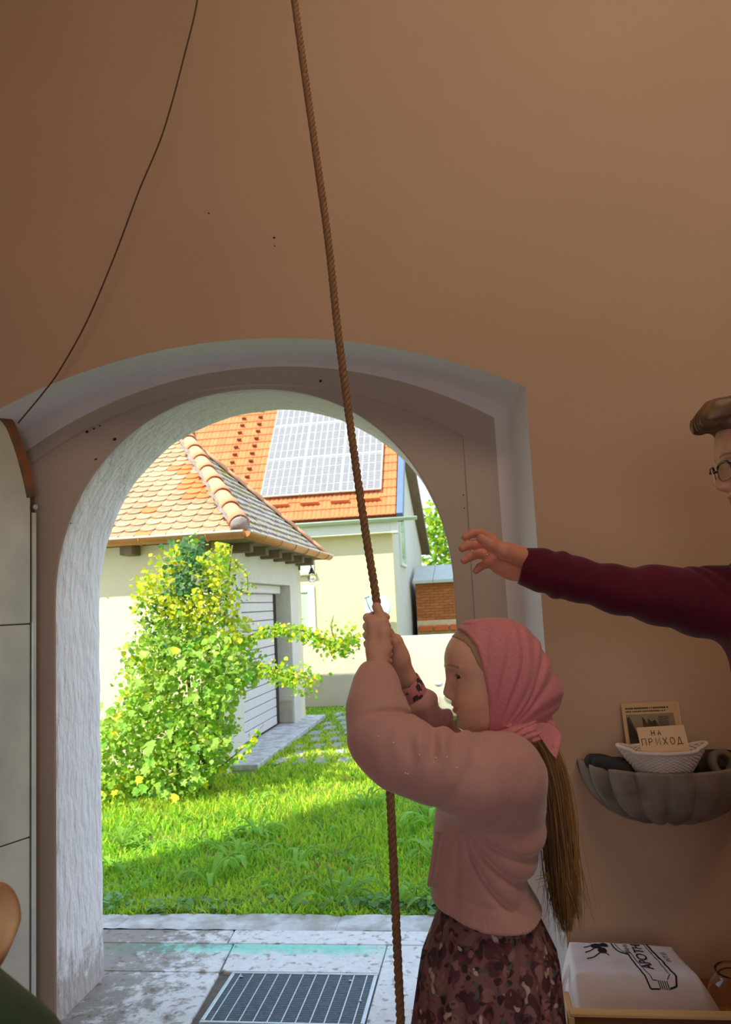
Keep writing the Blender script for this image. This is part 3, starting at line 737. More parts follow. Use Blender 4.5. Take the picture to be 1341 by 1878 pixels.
# satellite dish by the house corner
m_dish = mat('pale_blue_dish', lin((164, 184, 188)), .5, .04, 4)
ds = empty('satellite_dish', (-2.36, 17.88, 1.36), 'pale blue satellite dish fixed to the house wall near its corner', 'satellite dish')
R_ = Matrix.Rotation(math.radians(62), 4, 'X') @ Matrix.Rotation(math.radians(20), 4, 'Y')
Rd = Matrix.Translation((.1, -.35, -.02)) @ Matrix.Rotation(math.radians(22), 4, 'Y') @ Matrix.Rotation(math.radians(68), 4, 'X')
MB().lathe([(0, -.02), (.12, -.008), (.22, .018), (.30, .05), (.30, .058), (.21, .028), (0, -.008)], n=28, M=Rd).obj('reflector', m_dish, ds, True)
MB().tube([(0, .12, -.05), (.05, -.15, -.05), (.1, -.33, -.02)], .025, 8).obj('bracket', m_zinc, ds, True)
MB().tube(spline([(.05, -.36, -.22), (-.05, -.62, -.0), (-.10, -.72, .22)], 8), .012, 6).obj('feed_arm', m_zinc, ds, True)
MB().tube([(-.13, -.72, .22), (-.02, -.70, .25)], .03, 8).obj('receiver', m_dish, ds, True)

# ------------------------------------------------------------------ garden wall, brick outbuilding, tree, sky-line
m_gdn = mat('white_garden_wall', lin((210, 199, 178)), .95, .05, 5, .3, 24, .01)
z_mix(m_gdn, lin((168, 196, 222)), .02, .25, 3, .05, hi=.0)
gw = MB().box((-3.1, 11.62, -.1), (4.5, 11.85, .93)).obj('wall_garden', m_gdn, kind='structure', bevel=.01)
m_brick = mat('brown_brick', lin((177, 106, 59)), .9, .2, 12, .4, 40, stretch=(1, 1, 5), rnd=.15)
m_metal_roof = mat('grey_sheet_roof', lin((189, 189, 177)), .5, .06, 3)
m_orange = mat('orange_clay', lin((205, 102, 52)), .85, .1, 10)
sh = empty('outbuilding', (.3, 22.0, 0), 'small brick outbuilding with grey sheet roof between house and tree', 'building')
MB().box((-2.05, 0, 0), (3.5, 3, 1.95)).obj('wall', m_brick, sh)
bkm = MB().box((0, -.022, 0), (.24, .0, .066)).mesh('brick', m_brick, bevel=.004)
for r in range(13):
    for c in range(7):
        obj('brick', bkm, sh, loc=(-2.04 + c * .25 + (.125 if r % 2 else 0), .004 + RNG.uniform(-.004, .004), .93 + r * .077))
MB().box((-2.05, -.04, .0), (3.5, 0, .92)).obj('base_boards', mat('pale_boards', lin((213, 189, 141)), .9, .1, 6), sh)
for k in range(10):
    MB().add([(-2.1 + k * .56, -.25, 2.02), (-1.55 + k * .56, -.25, 2.02), (-1.55 + k * .56, 1.6, 2.50), (-2.1 + k * .56, 1.6, 2.50),
              (-2.1 + k * .56, -.25, 1.93), (-1.55 + k * .56, -.25, 1.93), (-1.55 + k * .56, 1.6, 2.44), (-2.1 + k * .56, 1.6, 2.44)],
             [(0, 1, 2, 3), (7, 6, 5, 4), (0, 4, 5, 1), (1, 5, 6, 2), (2, 6, 7, 3), (3, 7, 4, 0)]).obj('roof_panel', m_metal_roof, sh, bevel=.006)
for k in range(5):
    MB().box((-2.0 + k * .42, -.26, .62), (-1.62 + k * .42, -.06, .78)).obj('flower_trough', m_orange, sh, bevel=.02)
# ------------------------------------------------------------------ grass, weeds, pavers
m_grass = mat('grass_blades', (1, 1, 1), .6, .15, 3, vcol=True, leaf=.5, spec=.2)
m_weed = mat('weed_leaf', lin((145, 193, 73)), .55, .2, 4, rnd=.2, leaf=.45, spec=.25)
m_clov = mat('ground_ivy_leaf', lin((141, 184, 118)), .55, .2, 4, rnd=.2, leaf=.4, spec=.25)
def in_garage(x, y): return (x < GX + .26) & (y > GY0 - .03) & (y < GY1 + .1)
PAV = []
y = 7.35; row = 0
while y < 11.45:
    x = GX + .30 + (.095 if row % 2 else 0)
    while x < 1.2:
        PAV.append((x + RNG.uniform(-.012, .012), y + RNG.uniform(-.02, .02))); x += .20
    y += .40; row += 1
PAV = np.array(PAV)
def grass():
    n = 90000
    Y = 3.76 + (11.55 - 3.76) * RNG.random(n) ** 1.55; X = RNG.uniform(-3.6, 1.2, n)
    keep = ~in_garage(X, Y) & (X > -0.52 * Y - .15) & (X < .35 + .0 * Y)
    keep &= ~((Y > 9) & (RNG.random(n) < .45))
    X, Y = X[keep], Y[keep]
    d = np.full(len(X), 9.0)
    far = Y > 7.1
    if far.any():
        q = np.stack([X[far], Y[far]], 1); dx = np.abs(q[:, None, 0] - PAV[None, :, 0] - .075); dy = np.abs(q[:, None, 1] - PAV[None, :, 1] - .15)
        ins = ((dx < .040) & (dy < .080)).any(1); d[np.where(far)[0][ins]] = 0
    ok = d > 1; X, Y = X[ok], Y[ok]; n = len(X)
    P = np.stack([X, Y, np.zeros(n)], 1)
    cl = vnoise(P, 5, 11); cl2 = vnoise(P, 1.6, 12)
    h = np.clip(.052 + .022 * cl + .012 * cl2, .02, .12) * RNG.uniform(.6, 1.4, n); h *= np.where(Y > 7.2, .62, 1.0)
    w = RNG.uniform(.0035, .0075, n) * np.where(Y > 6.5, 1.5, 1.0)
    a = RNG.uniform(0, 2 * np.pi, n); b = a + RNG.normal(0, .6, n) + np.pi / 2; ln_ = RNG.uniform(.15, .9, n) * h
    sx, sy = np.cos(a) * w, np.sin(a) * w; bx, by = np.cos(b) * ln_, np.sin(b) * ln_
    z0 = np.full(n, -.036)
    V = np.stack([np.stack([X - sx, Y - sy, z0], 1), np.stack([X + sx, Y + sy, z0], 1),
                  np.stack([X + sx * .8 + bx * .35, Y + sy * .8 + by * .35, z0 + h * .62], 1), np.stack([X - sx * .8 + bx * .35, Y - sy * .8 + by * .35, z0 + h * .62], 1),
                  np.stack([X + bx, Y + by, z0 + h], 1), np.stack([X + bx * 1.02, Y + by * 1.02, z0 + h * .97], 1)], 1).reshape(-1, 3)
    i = np.arange(n)[:, None] * 6
    Q = np.concatenate([i + np.array([[0, 1, 2, 3]]), i + np.array([[3, 2, 4, 5]])])
    g1, g2, g3 = np.array(lin((164, 212, 58))), np.array(lin((220, 232, 76))), np.array(lin((124, 186, 60)))
    t = np.clip(.5 + .5 * cl2 + RNG.normal(0, .3, n), 0, 1)[:, None]; c = g1 * (1 - t) + g2 * t
    u = (RNG.random(n) < .25)[:, None]; c = np.where(u, g3, c); dry = (RNG.random(n) < .05)[:, None]; c = np.where(dry, np.array(lin((214, 200, 110))), c)
    return amesh('lawn_grass', V, Q, m_grass, False, np.repeat(c, 6, 0))
obj('lawn_grass', grass(), label='short bright green grass of the sunny lawn', cat='grass', kind='stuff')

m_paver = mat('grey_stone_paver', lin((164, 163, 155)), .9, .12, 20, .3, 40, rnd=.12)
lane = empty('paved_lane', (GX + .3, 7.35, 0), None, None); lane['kind'] = 'structure'
pvm = MB().box((-.068, -.14, -.05), (.068, .14, -.012)).mesh('paver', m_paver, bevel=.012)
for (x, y) in PAV:
    o = obj('paver', pvm, lane, loc=(x + .075 - GX - .3, y + .15 - 7.35, RNG.uniform(-.014, .0))); o.rotation_euler = (RNG.uniform(-.03, .03), RNG.uniform(-.03, .03), RNG.uniform(-.06, .06))

def weed_mesh(n, L, wd, lift, lobes):
    V, Fs = [], []
    for k in range(n):
        a = k * 2.4 + RNG.uniform(-.3, .3); l = L * RNG.uniform(.6, 1.15); up = lift * RNG.uniform(.6, 1.4); m = 9
        for i in range(m + 1):
            t = i / m; r = l * (t * .95); z = l * (up * t - (.45 + .5 * up) * t * t) + .004
            w_ = wd * l * (math.sin(math.pi * min(1, t * .92 + .06)) ** .8) * (1 - lobes * .55 * (i % 2)) * (.35 + .75 * t)
            c, s = math.cos(a), math.sin(a); b = len(V) if False else None
            V += [(r * c - w_ * -s * -1, r * s - w_ * c, z + .25 * w_), (r * c, r * s, z), (r * c + w_ * -s, r * s + w_ * c, z + .25 * w_)]
        o = len(V) - 3 * (m + 1)
        for i in range(m):
            for j in (0, 1): Fs.append((o + 3 * i + j, o + 3 * i + j + 1, o + 3 * i + j + 4, o + 3 * i + j + 3))
    for q in range(len(V)):
        pass
    return amesh('dandelion_clump', V, Fs, m_weed, True)
WM = [weed_mesh(11, .17, .16, 1.0, 1), weed_mesh(9, .14, .2, 1.4, 1), weed_mesh(13, .12, .22, .9, .6), weed_mesh(8, .20, .12, 1.6, .4)]
k = 0
while k < 100:
    y_ = 3.86 + 2.2 * RNG.random() ** 1.5; x_ = RNG.uniform(-.5 * y_, .1)
    if x_ < -2.3 and y_ > 5.4: continue
    o = obj('dandelion_clump', WM[k % 4], None, 'leafy dandelion clump growing in the shaded lawn', 'weed', 'dandelion clumps in the lawn', loc=(x_, y_, -.036)); k += 1
    o.rotation_euler = (0, 0, RNG.uniform(0, 6.28)); o.scale = (RNG.uniform(.65, 1.2),) * 3
def ivy_mesh(n, R):
    mb = MB()
    for k in range(n):
        a, r = RNG.uniform(0, 6.28), R * math.sqrt(RNG.random()); x, y, z = r * math.cos(a), r * math.sin(a), RNG.uniform(.02, .07) * (1.2 - r / R * .5)
        s = RNG.uniform(.012, .022); nt = Euler((RNG.uniform(-.6, .6), RNG.uniform(-.6, .6), RNG.uniform(0, 6.28))).to_matrix()
        P = [(0, -.35, 0)] + [(math.cos(t) * (1 + .12 * math.cos(6 * t)), math.sin(t) * (1 + .12 * math.cos(6 * t)), .12) for t in np.linspace(-1.2, math.pi + 1.2, 9)]
        mb.add(np.array([(nt @ Vector(p) * s + Vector((x, y, z)))[:] for p in P]), [(0, i, i + 1) for i in range(1, 9)])
    return amesh('ground_ivy', np.vstack(mb.v), mb.f, m_clov, False)
IM = [ivy_mesh(46, .11), ivy_mesh(60, .14), ivy_mesh(34, .09)]
for k in range(26):
    x_ = -2.05 + 1.95 * (k + RNG.random()) / 26; y_ = 3.80 + .10 * RNG.random() + (.05 if -1.5 < x_ < -.6 else 0) * RNG.random()
    o = obj('ground_ivy', IM[k % 3], None, 'low round-leaved ground ivy along the paving edge', 'weed', 'ground ivy along the paving edge', loc=(x_, y_, -.03))
    o.rotation_euler = (0, 0, RNG.uniform(0, 6.28)); o.scale = (RNG.uniform(.5, 1.05),) * 3

# ------------------------------------------------------------------ climber-covered shrub by the garage
m_leafv = mat('climber_leaves', (1, 1, 1), .5, .14, 6, vcol=True, leaf=.5, spec=.3)
m_bark = mat('shrub_bark', lin((120, 104, 70)), .95, .2, 20, .3, 50)
LSH = np.array([(0, 0, 0), (-.42, .25, .08), (-.5, .55, .10), (-.28, .85, .04), (0, 1.12, -.06), (.28, .85, .04), (.5, .55, .10), (.42, .25, .08), (0, .5, .0)])
LFC = [(8, 0, 1), (8, 1, 2), (8, 2, 3), (8, 3, 4), (8, 4, 5), (8, 5, 6), (8, 6, 7), (8, 7, 0)]
def inside(poly, P):
    poly = np.asarray(poly, float); c = np.zeros(len(P), bool); j = len(poly) - 1
    for i in range(len(poly)):
        a, b = poly[i], poly[j]
        cond = ((a[1] > P[:, 1]) != (b[1] > P[:, 1])) & (P[:, 0] < (b[0] - a[0]) * (P[:, 1] - a[1]) / (b[1] - a[1] + 1e-12) + a[0]); c ^= cond; j = i
    return c
def leaves(P, size, droop, col, seed):
    """leaf cards with a midrib fold; droop 0..1 makes them hang"""
    r = np.random.default_rng(seed); n = len(P); a = r.uniform(0, 2 * np.pi, n); e = r.normal(0, .5, n) - droop
    d = np.stack([np.cos(a) * np.cos(e), np.sin(a) * np.cos(e), np.sin(e)], 1); up = r.normal(0, .5, (n, 3)) + np.array([0, -.5, .8])
    x = np.cross(d, up); x /= np.linalg.norm(x, axis=1)[:, None]; z = np.cross(x, d); s = size * r.uniform(.65, 1.35, n)
    V = P[:, None] + s[:, None, None] * (LSH[None, :, 0:1] * x[:, None] + LSH[None, :, 1:2] * d[:, None] + LSH[None, :, 2:3] * z[:, None])
    Fq = (np.arange(n)[:, None, None] * 9 + np.array(LFC)[None]).reshape(-1, 3)
    return V.reshape(-1, 3), Fq, np.repeat(col, 9, 0), (P, d, x, z, s)
# crown outline measured on the spot: (across, height) at the shrub's own depth
SH_Y = 6.35
OUT = np.array([at(x, y, SH_Y)[[0, 2]] for x, y in ((352, 985), (328, 1015), (296, 1045), (274, 1062), (268, 1110), (280, 1150), (262, 1182), (254, 1250), (238, 1292), (196, 1322), (186, 1400), (188, 1480), (260, 1478),
      (345, 1452), (398, 1425), (420, 1395), (432, 1345), (425, 1300), (452, 1262), (482, 1236), (470, 1190), (452, 1150), (438, 1112), (432, 1050), (428, 996), (404, 1000), (392, 1030), (374, 1000), (360, 974))])
HOLES = [np.array([at(x, y, SH_Y)[[0, 2]] for x, y in h]) for h in (((345, 1232), (366, 1222), (374, 1245), (362, 1290), (346, 1270)), ((352, 1035), (366, 1048), (372, 1066), (360, 1062)), ((374, 1180), (388, 1192), (384, 1205), (372, 1200)))]
def crown(n, seed):
    r = np.random.default_rng(seed); lo, hi = OUT.min(0), OUT.max(0); P = lo + (hi - lo) * r.random((n * 3, 2)); k = inside(OUT, P)
    for hh in HOLES: k &= ~inside(hh, P)
    P = P[k][:n]; wdt = .34 + .12 * (1.6 - P[:, 1]); y = SH_Y + np.clip(r.normal(0, .5, len(P)), -1, 1) * np.minimum(wdt, .40) - .12
    return np.stack([P[:, 0], y, P[:, 1]], 1)
cY, cG, cD, cL = [np.array(lin(c)) for c in ((212, 216, 52), (144, 192, 58), (92, 140, 84), (176, 204, 88))]
def leaf_cols(P, seed):
    r = np.random.default_rng(seed); n = len(P); c = np.where((r.random(n) < .5)[:, None], cG, cL)
    yel = vnoise(P, 5.5, 31) + .55 * (P[:, 2] - 1.0); c = np.where((yel + r.normal(0, .25, n) > .55)[:, None], cY, c)  # yellower towards the top: sunlit tips painted into the leaf colour
    dk = vnoise(P, 5.0, 37) + .4 * np.exp(-((P[:, 0] + 2.32) / .12) ** 2) * (P[:, 2] > 1.55) * 3; c = np.where((dk + r.normal(0, .2, n) > .72)[:, None], cD, c)
    return c * r.uniform(.8, 1.15, n)[:, None]
shrub = empty('climbing_shrub', (-2.55, 6.45, -.036), 'tall shrub overgrown with bright yellow green climber beside the garage', 'shrub')
SO = np.array([-2.55, 6.45, -.036])
P = crown(9500, 41); V, Fq, Cc, _ = leaves(P - SO, .037, .55, leaf_cols(P, 42), 43)
allV, allF, allC = [V], [Fq], [Cc]
BR = [spline([at(*q) for q in b], 26) for b in (((445, 1172, 6.3), (500, 1150, 6.1), (560, 1158, 5.95), (615, 1178, 5.85), (655, 1163, 5.8)), ((470, 1222, 6.25), (520, 1232, 6.1), (574, 1246, 6.0)),
      ((400, 1410, 6.2), (445, 1372, 6.05), (484, 1328, 6.0)), ((615, 1180, 5.85), (608, 1150, 5.85), (612, 1128, 5.85)), ((432, 1030, 6.3), (452, 1052, 6.25), (455, 1090, 6.25)))]
for bi, (b, n, sp, sz) in enumerate(zip(BR, (900, 480, 60, 40, 80), (.05, .062, .035, .025, .04), (.026, .028, .040, .016, .022))):
    t = RNG.random(n) ** (.75 if bi < 2 else 1); i = np.clip((t * 25).astype(int), 0, 25); Q = b[i] + RNG.normal(0, sp, (n, 3)) * (.35 + .65 * t)[:, None] - np.array([0, 0, .02])
    c = np.where((RNG.random(n) < .4)[:, None], cY, cG) * RNG.uniform(.85, 1.15, n)[:, None]
    V, Fq, Cc, _ = leaves(Q - SO, sz, .7, c, 60 + bi); allF.append(Fq + sum(len(v) for v in allV)); allV.append(V); allC.append(Cc)
    MB().tube(b - SO, np.linspace(.008, .002, 26), 5).obj('branch', m_bark, shrub)
obj('foliage', amesh('foliage', np.vstack(allV), np.vstack(allF), m_leafv, False, np.vstack(allC)), shrub, kind='stuff')
for q in (((330, 1452), (318, 1350), (300, 1200), (285, 1080)), ((345, 1450), (350, 1330), (344, 1180), (352, 1000)), ((372, 1440), (376, 1330), (384, 1180), (382, 1050)), ((380, 1436), (400, 1300), (410, 1150), (426, 1000)), ((310, 1456), (270, 1400), (230, 1340)), ((385, 1430), (374, 1340), (370, 1260))):
    b = spline([at(x, y, SH_Y + RNG.uniform(-.05, .1)) for x, y in q], 16); b[0, 2] = -.04
    MB().tube(b - SO, np.linspace(.022, .006, 16), 6).obj('stem', m_bark, shrub, True)
# the larger hanging leaves, one by one
mlv = [mat('hop_leaf_%s' % k, lin(c), .5, .12, 8, rnd=.15, leaf=.45, spec=.3) for k, c in (('light', (170, 210, 92)), ('green', (128, 186, 64)), ('yellow', (222, 220, 56)))]
hop = np.array([(0, 0, 0), (-.3, .02, .04), (-.62, .22, .08), (-.40, .42, .08), (-.55, .70, .08), (-.22, .72, .05), (0, 1.1, -.10), (.22, .72, .05), (.55, .70, .08), (.40, .42, .08), (.62, .22, .08), (.3, .02, .04), (0, .45, -.02)])
hopm = [amesh('leaf', hop, [(12, i, i + 1) for i in range(11)] + [(12, 11, 0)], m, False) for m in mlv]
P = crown(1500, 77); P = P[P[:, 2] < 1.25][:260]
for q in P:
    q = q.copy(); q[1] -= .16
    o = obj('leaf', hopm[RNG.choice(3, p=(.55, .33, .12))], shrub); a = RNG.uniform(-1, 1)
    d = Vector((math.sin(a) * .6, -.35 + RNG.uniform(-.3, .3), -.85)).normalized(); n_ = Vector((RNG.uniform(-.4, .4), -1, .35)); x_ = d.cross(n_).normalized(); z_ = x_.cross(d); s = RNG.uniform(.05, .078)
    o.matrix_local = Matrix(((x_.x * s, d.x * s, z_.x * s, q[0] - SO[0]), (x_.y * s, d.y * s, z_.y * s, q[1] - SO[1]), (x_.z * s, d.z * s, z_.z * s, q[2] - SO[2]), (0, 0, 0, 1)))

# ------------------------------------------------------------------ tree beyond the house
tree = empty('broadleaf_tree', (-.2, 31, -.04), 'yellow green broadleaf tree rising behind the brick outbuilding', 'tree')
q = RNG.normal(size=(4200, 3)); q /= np.linalg.norm(q, axis=1)[:, None]; q *= (.55 + .45 * RNG.random((4200, 1)))
P = q * np.array([2.5, 2.2, 2.6]) + np.array([0.1, 0, 4.0]); P += .35 * np.stack([vnoise(P, 1.5, i) for i in (1, 2, 3)], 1)
c = np.where((RNG.random(4200) < .45)[:, None], np.array(lin((190, 210, 60))), np.array(lin((132, 176, 62)))) * RNG.uniform(.75, 1.2, 4200)[:, None]
V, Fq, Cc, _ = leaves(P, .17, .3, c, 5)
obj('crown', amesh('crown', V, Fq, m_leafv, False, Cc), tree, kind='stuff')
tb = MB().tube(spline([(0, 0, 0), (.05, 0, 1.5), (-.05, 0, 3), (.1, 0, 4.6)], 10), np.linspace(.2, .06, 10), 8)
for k in range(6):
    a = k * 1.05; tb.tube(spline([(0, 0, 2 + .25 * k), (.7 * math.cos(a), .7 * math.sin(a), 3 + .2 * k), (1.5 * math.cos(a), 1.4 * math.sin(a), 3.6 + .3 * k)], 6), np.linspace(.07, .02, 6), 6)
tb.obj('trunk', m_bark, tree, True)

# ------------------------------------------------------------------ parked car
m_car = mat('silver_car_paint', lin((176, 174, 162)), .25, .02, 2, spec=.6)
m_tyre = mat('tyre_rubber', lin((40, 40, 42)), .9); m_wind = mat('windscreen_tint', lin((150, 158, 140)), .04, .05, 2, spec=.9)
car = empty('car', (-.03, 9.05, -.035), 'small silver car with rounded windscreen parked behind the girl', 'car'); car.scale = (.6, .6, .6)
def car_f(p):
    b = s_box(p, (0, 1.9, .53), (.84, 1.95, .27), .20); b = smax(b, -(s_cap(p, (-1, .65, .30), (1, .65, .30), .37)), .03); b = smax(b, -(s_cap(p, (-1, 3.1, .30), (1, 3.1, .30), .37)), .03)
    c = s_ell(p, (0, 2.15, .72), (.78, 1.65, .74)); return smin(b, c, .16)
V, Q = isosurf(car_f, (-1, -.15, .1), (1, 4, 1.6), .035); obj('car_body', amesh('car_body', V, Q, m_car), car)
u, v = np.meshgrid(np.linspace(-1, 1, 16), np.linspace(0, 1, 10)); wv = []
for a, b in zip(u.ravel(), v.ravel()):
    t = math.radians(9 + 27 * b); x = a * (.70 - .10 * b); zz = .72 + .755 * math.sin(t); yy = 2.15 - 1.68 * math.sqrt(max(0, 1 - ((zz - .72) / .755) ** 2 - (x / .80) ** 2)); wv.append((x, yy, zz))
obj('windscreen', amesh('windscreen', wv, np.array([(j * 16 + i, j * 16 + i + 1, j * 16 + i + 17, j * 16 + i + 16) for j in range(9) for i in range(15)]), m_wind), car)
for sx in (-1, 1):
    MB().lathe([(0, -.05), (.05, -.04), (.055, 0), (.04, .03), (0, .04)], n=16, M=Matrix.Translation((sx * .87, .95, .78)) @ Matrix.Rotation(math.pi / 2, 4, 'X') @ Matrix.Scale(1.5, 4, (1, 0, 0))).obj('mirror', m_dish, car, True)
    MB().lathe([(0, 0), (.09, .0), (.10, -.02), (.09, -.05), (0, -.06)], n=16, M=Matrix.Translation((sx * .58, -.02, .62)) @ Matrix.Rotation(-math.pi / 2, 4, 'X') @ Matrix.Scale(1.5, 4, (1, 0, 0))).obj('headlight', m_glass, car, True)
    for y in (.65, 3.1):
        MB().lathe([(0, -.09), (.18, -.09), (.19, -.10), (.30, -.09), (.315, -.05), (.315, .05), (.30, .09), (.19, .10), (0, .09)], n=24, M=Matrix.Translation((sx * .74, y, .315)) @ Matrix.Rotation(math.pi / 2, 4, 'Y')).obj('wheel', m_tyre, car, True)
MB().box((-.5, -.075, .40), (.5, -.05, .50)).obj('grille', m_tyre, car, bevel=.01)
# ------------------------------------------------------------------ people
def dense(tab, n=240):
    """smooth table of (key, values...) for head and body sections"""
    T = np.array(sorted(tab), float); z = np.linspace(T[0, 0], T[-1, 0], n); out = [z]
    for c in range(1, T.shape[1]):
        m = np.gradient(T[:, c], T[:, 0]); i = np.clip(np.searchsorted(T[:, 0], z) - 1, 0, len(T) - 2); h = T[i + 1, 0] - T[i, 0]; t = (z - T[i, 0]) / h
        out.append((2 * t ** 3 - 3 * t ** 2 + 1) * T[i, c] + (t ** 3 - 2 * t ** 2 + t) * h * m[i] + (-2 * t ** 3 + 3 * t ** 2) * T[i + 1, c] + (t ** 3 - t ** 2) * h * m[i + 1])
    return np.array(out)
def section(q, D, n=2.2):
    """q = (forward, left, up); D = z, front, back, half width"""
    a, b, w = [np.interp(q[:, 2], D[0], D[i]) for i in (1, 2, 3)]
    h = np.maximum(np.where(q[:, 0] > 0, a, b), 1e-4); w = np.maximum(w, 1e-4)
    k = ((np.abs(q[:, 0]) / h) ** n + (np.abs(q[:, 1]) / w) ** n) ** (1 / n)
    rho = np.hypot(q[:, 0], q[:, 1]); d = rho * (1 - 1 / np.maximum(k, 1e-3)); d = np.where(k < 0.15, -np.minimum(h, w) * (1 - k), d)
    dz = np.maximum(q[:, 2] - D[0, -1], D[0, 0] - q[:, 2]); return np.where(dz > 0, np.maximum(np.hypot(np.maximum(d, 0), dz), dz), d)
def gau(q, y, z, A, sy, sz, both=True):
    g = A * np.exp(-((q[:, 1] - y) / sy) ** 2 - ((q[:, 2] - z) / sz) ** 2)
    if both: g = g + A * np.exp(-((q[:, 1] + y) / sy) ** 2 - ((q[:, 2] - z) / sz) ** 2)
    return g
CH_HEAD = dense([(.100, .0, .0, .0), (.098, .022, .024, .020), (.090, .044, .048, .040), (.078, .064, .064, .054), (.060, .079, .078, .065), (.040, .0865, .084, .070), (.020, .0865, .086, .071), (.0, .081, .084, .070),
                 (-.025, .078, .078, .067), (-.045, .0775, .066, .062), (-.06, .0755, .052, .057), (-.075, .072, .042, .050), (-.088, .067, .036, .041), (-.098, .056, .030, .032), (-.106, .038, .02, .02), (-.110, .0, .0, .0)])
def face_bumps(q, adult=0.0):
    z = q[:, 2] - .008; N = np.interp(z, (-.052, -.047, -.041, -.0355, -.030, -.020, -.010, .002, .014), np.array((0, .0045, .0120, .0165, .0162, .0118, .0075, .0040, 0)) * (1 + .35 * adult))
    sg = np.interp(z, (-.05, -.036, -.02, .01), (.010, .0105, .0075, .008))
    B = N * np.exp(-(q[:, 1] / sg) ** 2) + gau(q, .0105, -.031, .0055, .0055, .006) - gau(q, .0055, -.0385, .0025, .003, .003)
    B += gau(q, 0, -.0475, .0042, .016, .0042, 0) - gau(q, 0, -.0522, .0032, .017, .0018, 0) + gau(q, 0, -.0580, .0042, .0135, .0046, 0) - gau(q, 0, -.0680, .0025, .015, .004, 0)
    B += gau(q, 0, -.0855, .0055, .014, .010, 0) - gau(q, .0215, -.0500, .0018, .004, .004) + gau(q, .036, -.043, .0055, .018, .017)
    B += -gau(q, .0305, .004, .0110, .0135, .0105) + gau(q, .029, .0205, .0035, .018, .005) - gau(q, 0, -.043, .0015, .0025, .005, 0)
    return np.where(q[:, 0] > 0.01, B, 0) * np.clip((q[:, 0] - .01) / .03, 0, 1)
EYE = np.array([.0610, .0305, .0040]); ER = .0112
def head_sd(q, D, adult=0.0):
    d = section(q, D) - face_bumps(q, adult)
    for sgn in (1, -1):
        e = q - EYE * np.array([1, sgn, 1]); r = np.linalg.norm(e, axis=1); lid = r - (ER + .0016)
        d = smin(d, lid, .006)
        yy = e[:, 1] * sgn; t = np.clip(1 - (yy / .0118) ** 2, 0, 1); up = .0046 * t ** .8 + .0006 * yy / .0118; lo = -.0034 * t ** .9
        op = np.maximum(np.maximum(e[:, 2] - up, lo - e[:, 2]), np.abs(yy) - .0118); op = np.maximum(op, -(e[:, 0] - .002))
        d = np.maximum(d, -np.maximum(op, -(r - ER + .0035)))
    return d
def eye_mesh():
    a = np.linspace(0, np.pi, 21); b = np.linspace(0, 2 * np.pi, 29)[:-1]; V, Cc = [], []
    for t in a:
        for u in b:
            V.append((ER * math.cos(t), ER * math.sin(t) * math.cos(u), ER * math.sin(t) * math.sin(u)))
            dgr = math.degrees(t); Cc.append((.006, .005, .005) if dgr < 16 else (.06, .038, .026) if dgr < 34 else (.02, .015, .012) if dgr < 38 else (.62, .58, .54))
    n = 28; Fq = np.array([(i * n + j, i * n + (j + 1) % n, (i + 1) * n + (j + 1) % n, (i + 1) * n + j) for i in range(20) for j in range(n)])
    return V, Fq, np.array(Cc)
m_eye = mat('eye', (1, 1, 1), .08, .0, 5, vcol=True, spec=.6)
m_skin = mat('skin', (1, 1, 1), .5, .05, 40, .05, 400, .001, .35, vcol=True, sss=.12)
def frame(o, fwd, up=(0, 0, 1)):
    f_ = np.array(fwd, float); f_ /= np.linalg.norm(f_); l_ = np.cross(up, f_); l_ /= np.linalg.norm(l_); u_ = np.cross(f_, l_)
    return np.array(o, float), np.stack([f_, l_, u_], 1)         # world = o + R q
def skin_cols(q, base, lip, brow, adult=0):
    c = np.tile(np.array(lin(base)), (len(q), 1)); fr = q[:, 0] > .03
    def mixc(k, col): 
        nonlocal c
        k = np.clip(k, 0, 1)[:, None] * fr[:, None]; c = c * (1 - k) + np.array(lin(col)) * k
    t = np.clip(1 - (q[:, 1] / .021) ** 2, 0, 1)
    mixc(((q[:, 2] < -.0525 + .008 * t ** .6) & (q[:, 2] > -.0528 - .0095 * t ** .6) & (np.abs(q[:, 1]) < .021)) * .6, lip)
    yy = np.abs(q[:, 1]); bz = .0215 + .004 * (1 - ((yy - .028) / .02) ** 2)
    mixc(np.exp(-((q[:, 2] - bz) / .0026) ** 2) * ((yy > .012) & (yy < .047)) * .75, brow)
    mixc(.28 * np.exp(-((yy - .038) / .016) ** 2 - ((q[:, 2] + .04) / .015) ** 2), (226, 120, 104))
    e = np.hypot((yy - .03) / .013, (q[:, 2] - .004 - .0045 * np.clip(1 - ((yy - .03) / .0118) ** 2, 0, 1)) / .0016)
    mixc(np.exp(-e ** 2) * .8 * (np.abs(yy - .03) < .0125), (70, 48, 40))
    return c
def join(parts):
    V, Fq, Cc, n = [], [], [], 0
    for v, f, c in parts: V.append(v); Fq.append(f + n); Cc.append(c); n += len(v)
    return np.vstack(V), np.vstack(Fq), np.vstack(Cc)
def trace(f, px, py, t0=.6, t1=3.0):
    """where the line of sight through a pixel meets a surface"""
    d = ray(px, py); d = d / np.linalg.norm(d); t = np.arange(t0, t1, .002); v = f(CAM + t[:, None] * d); k = np.argmax(v < 0)
    return CAM + d * t[k] if v[k] < 0 else None

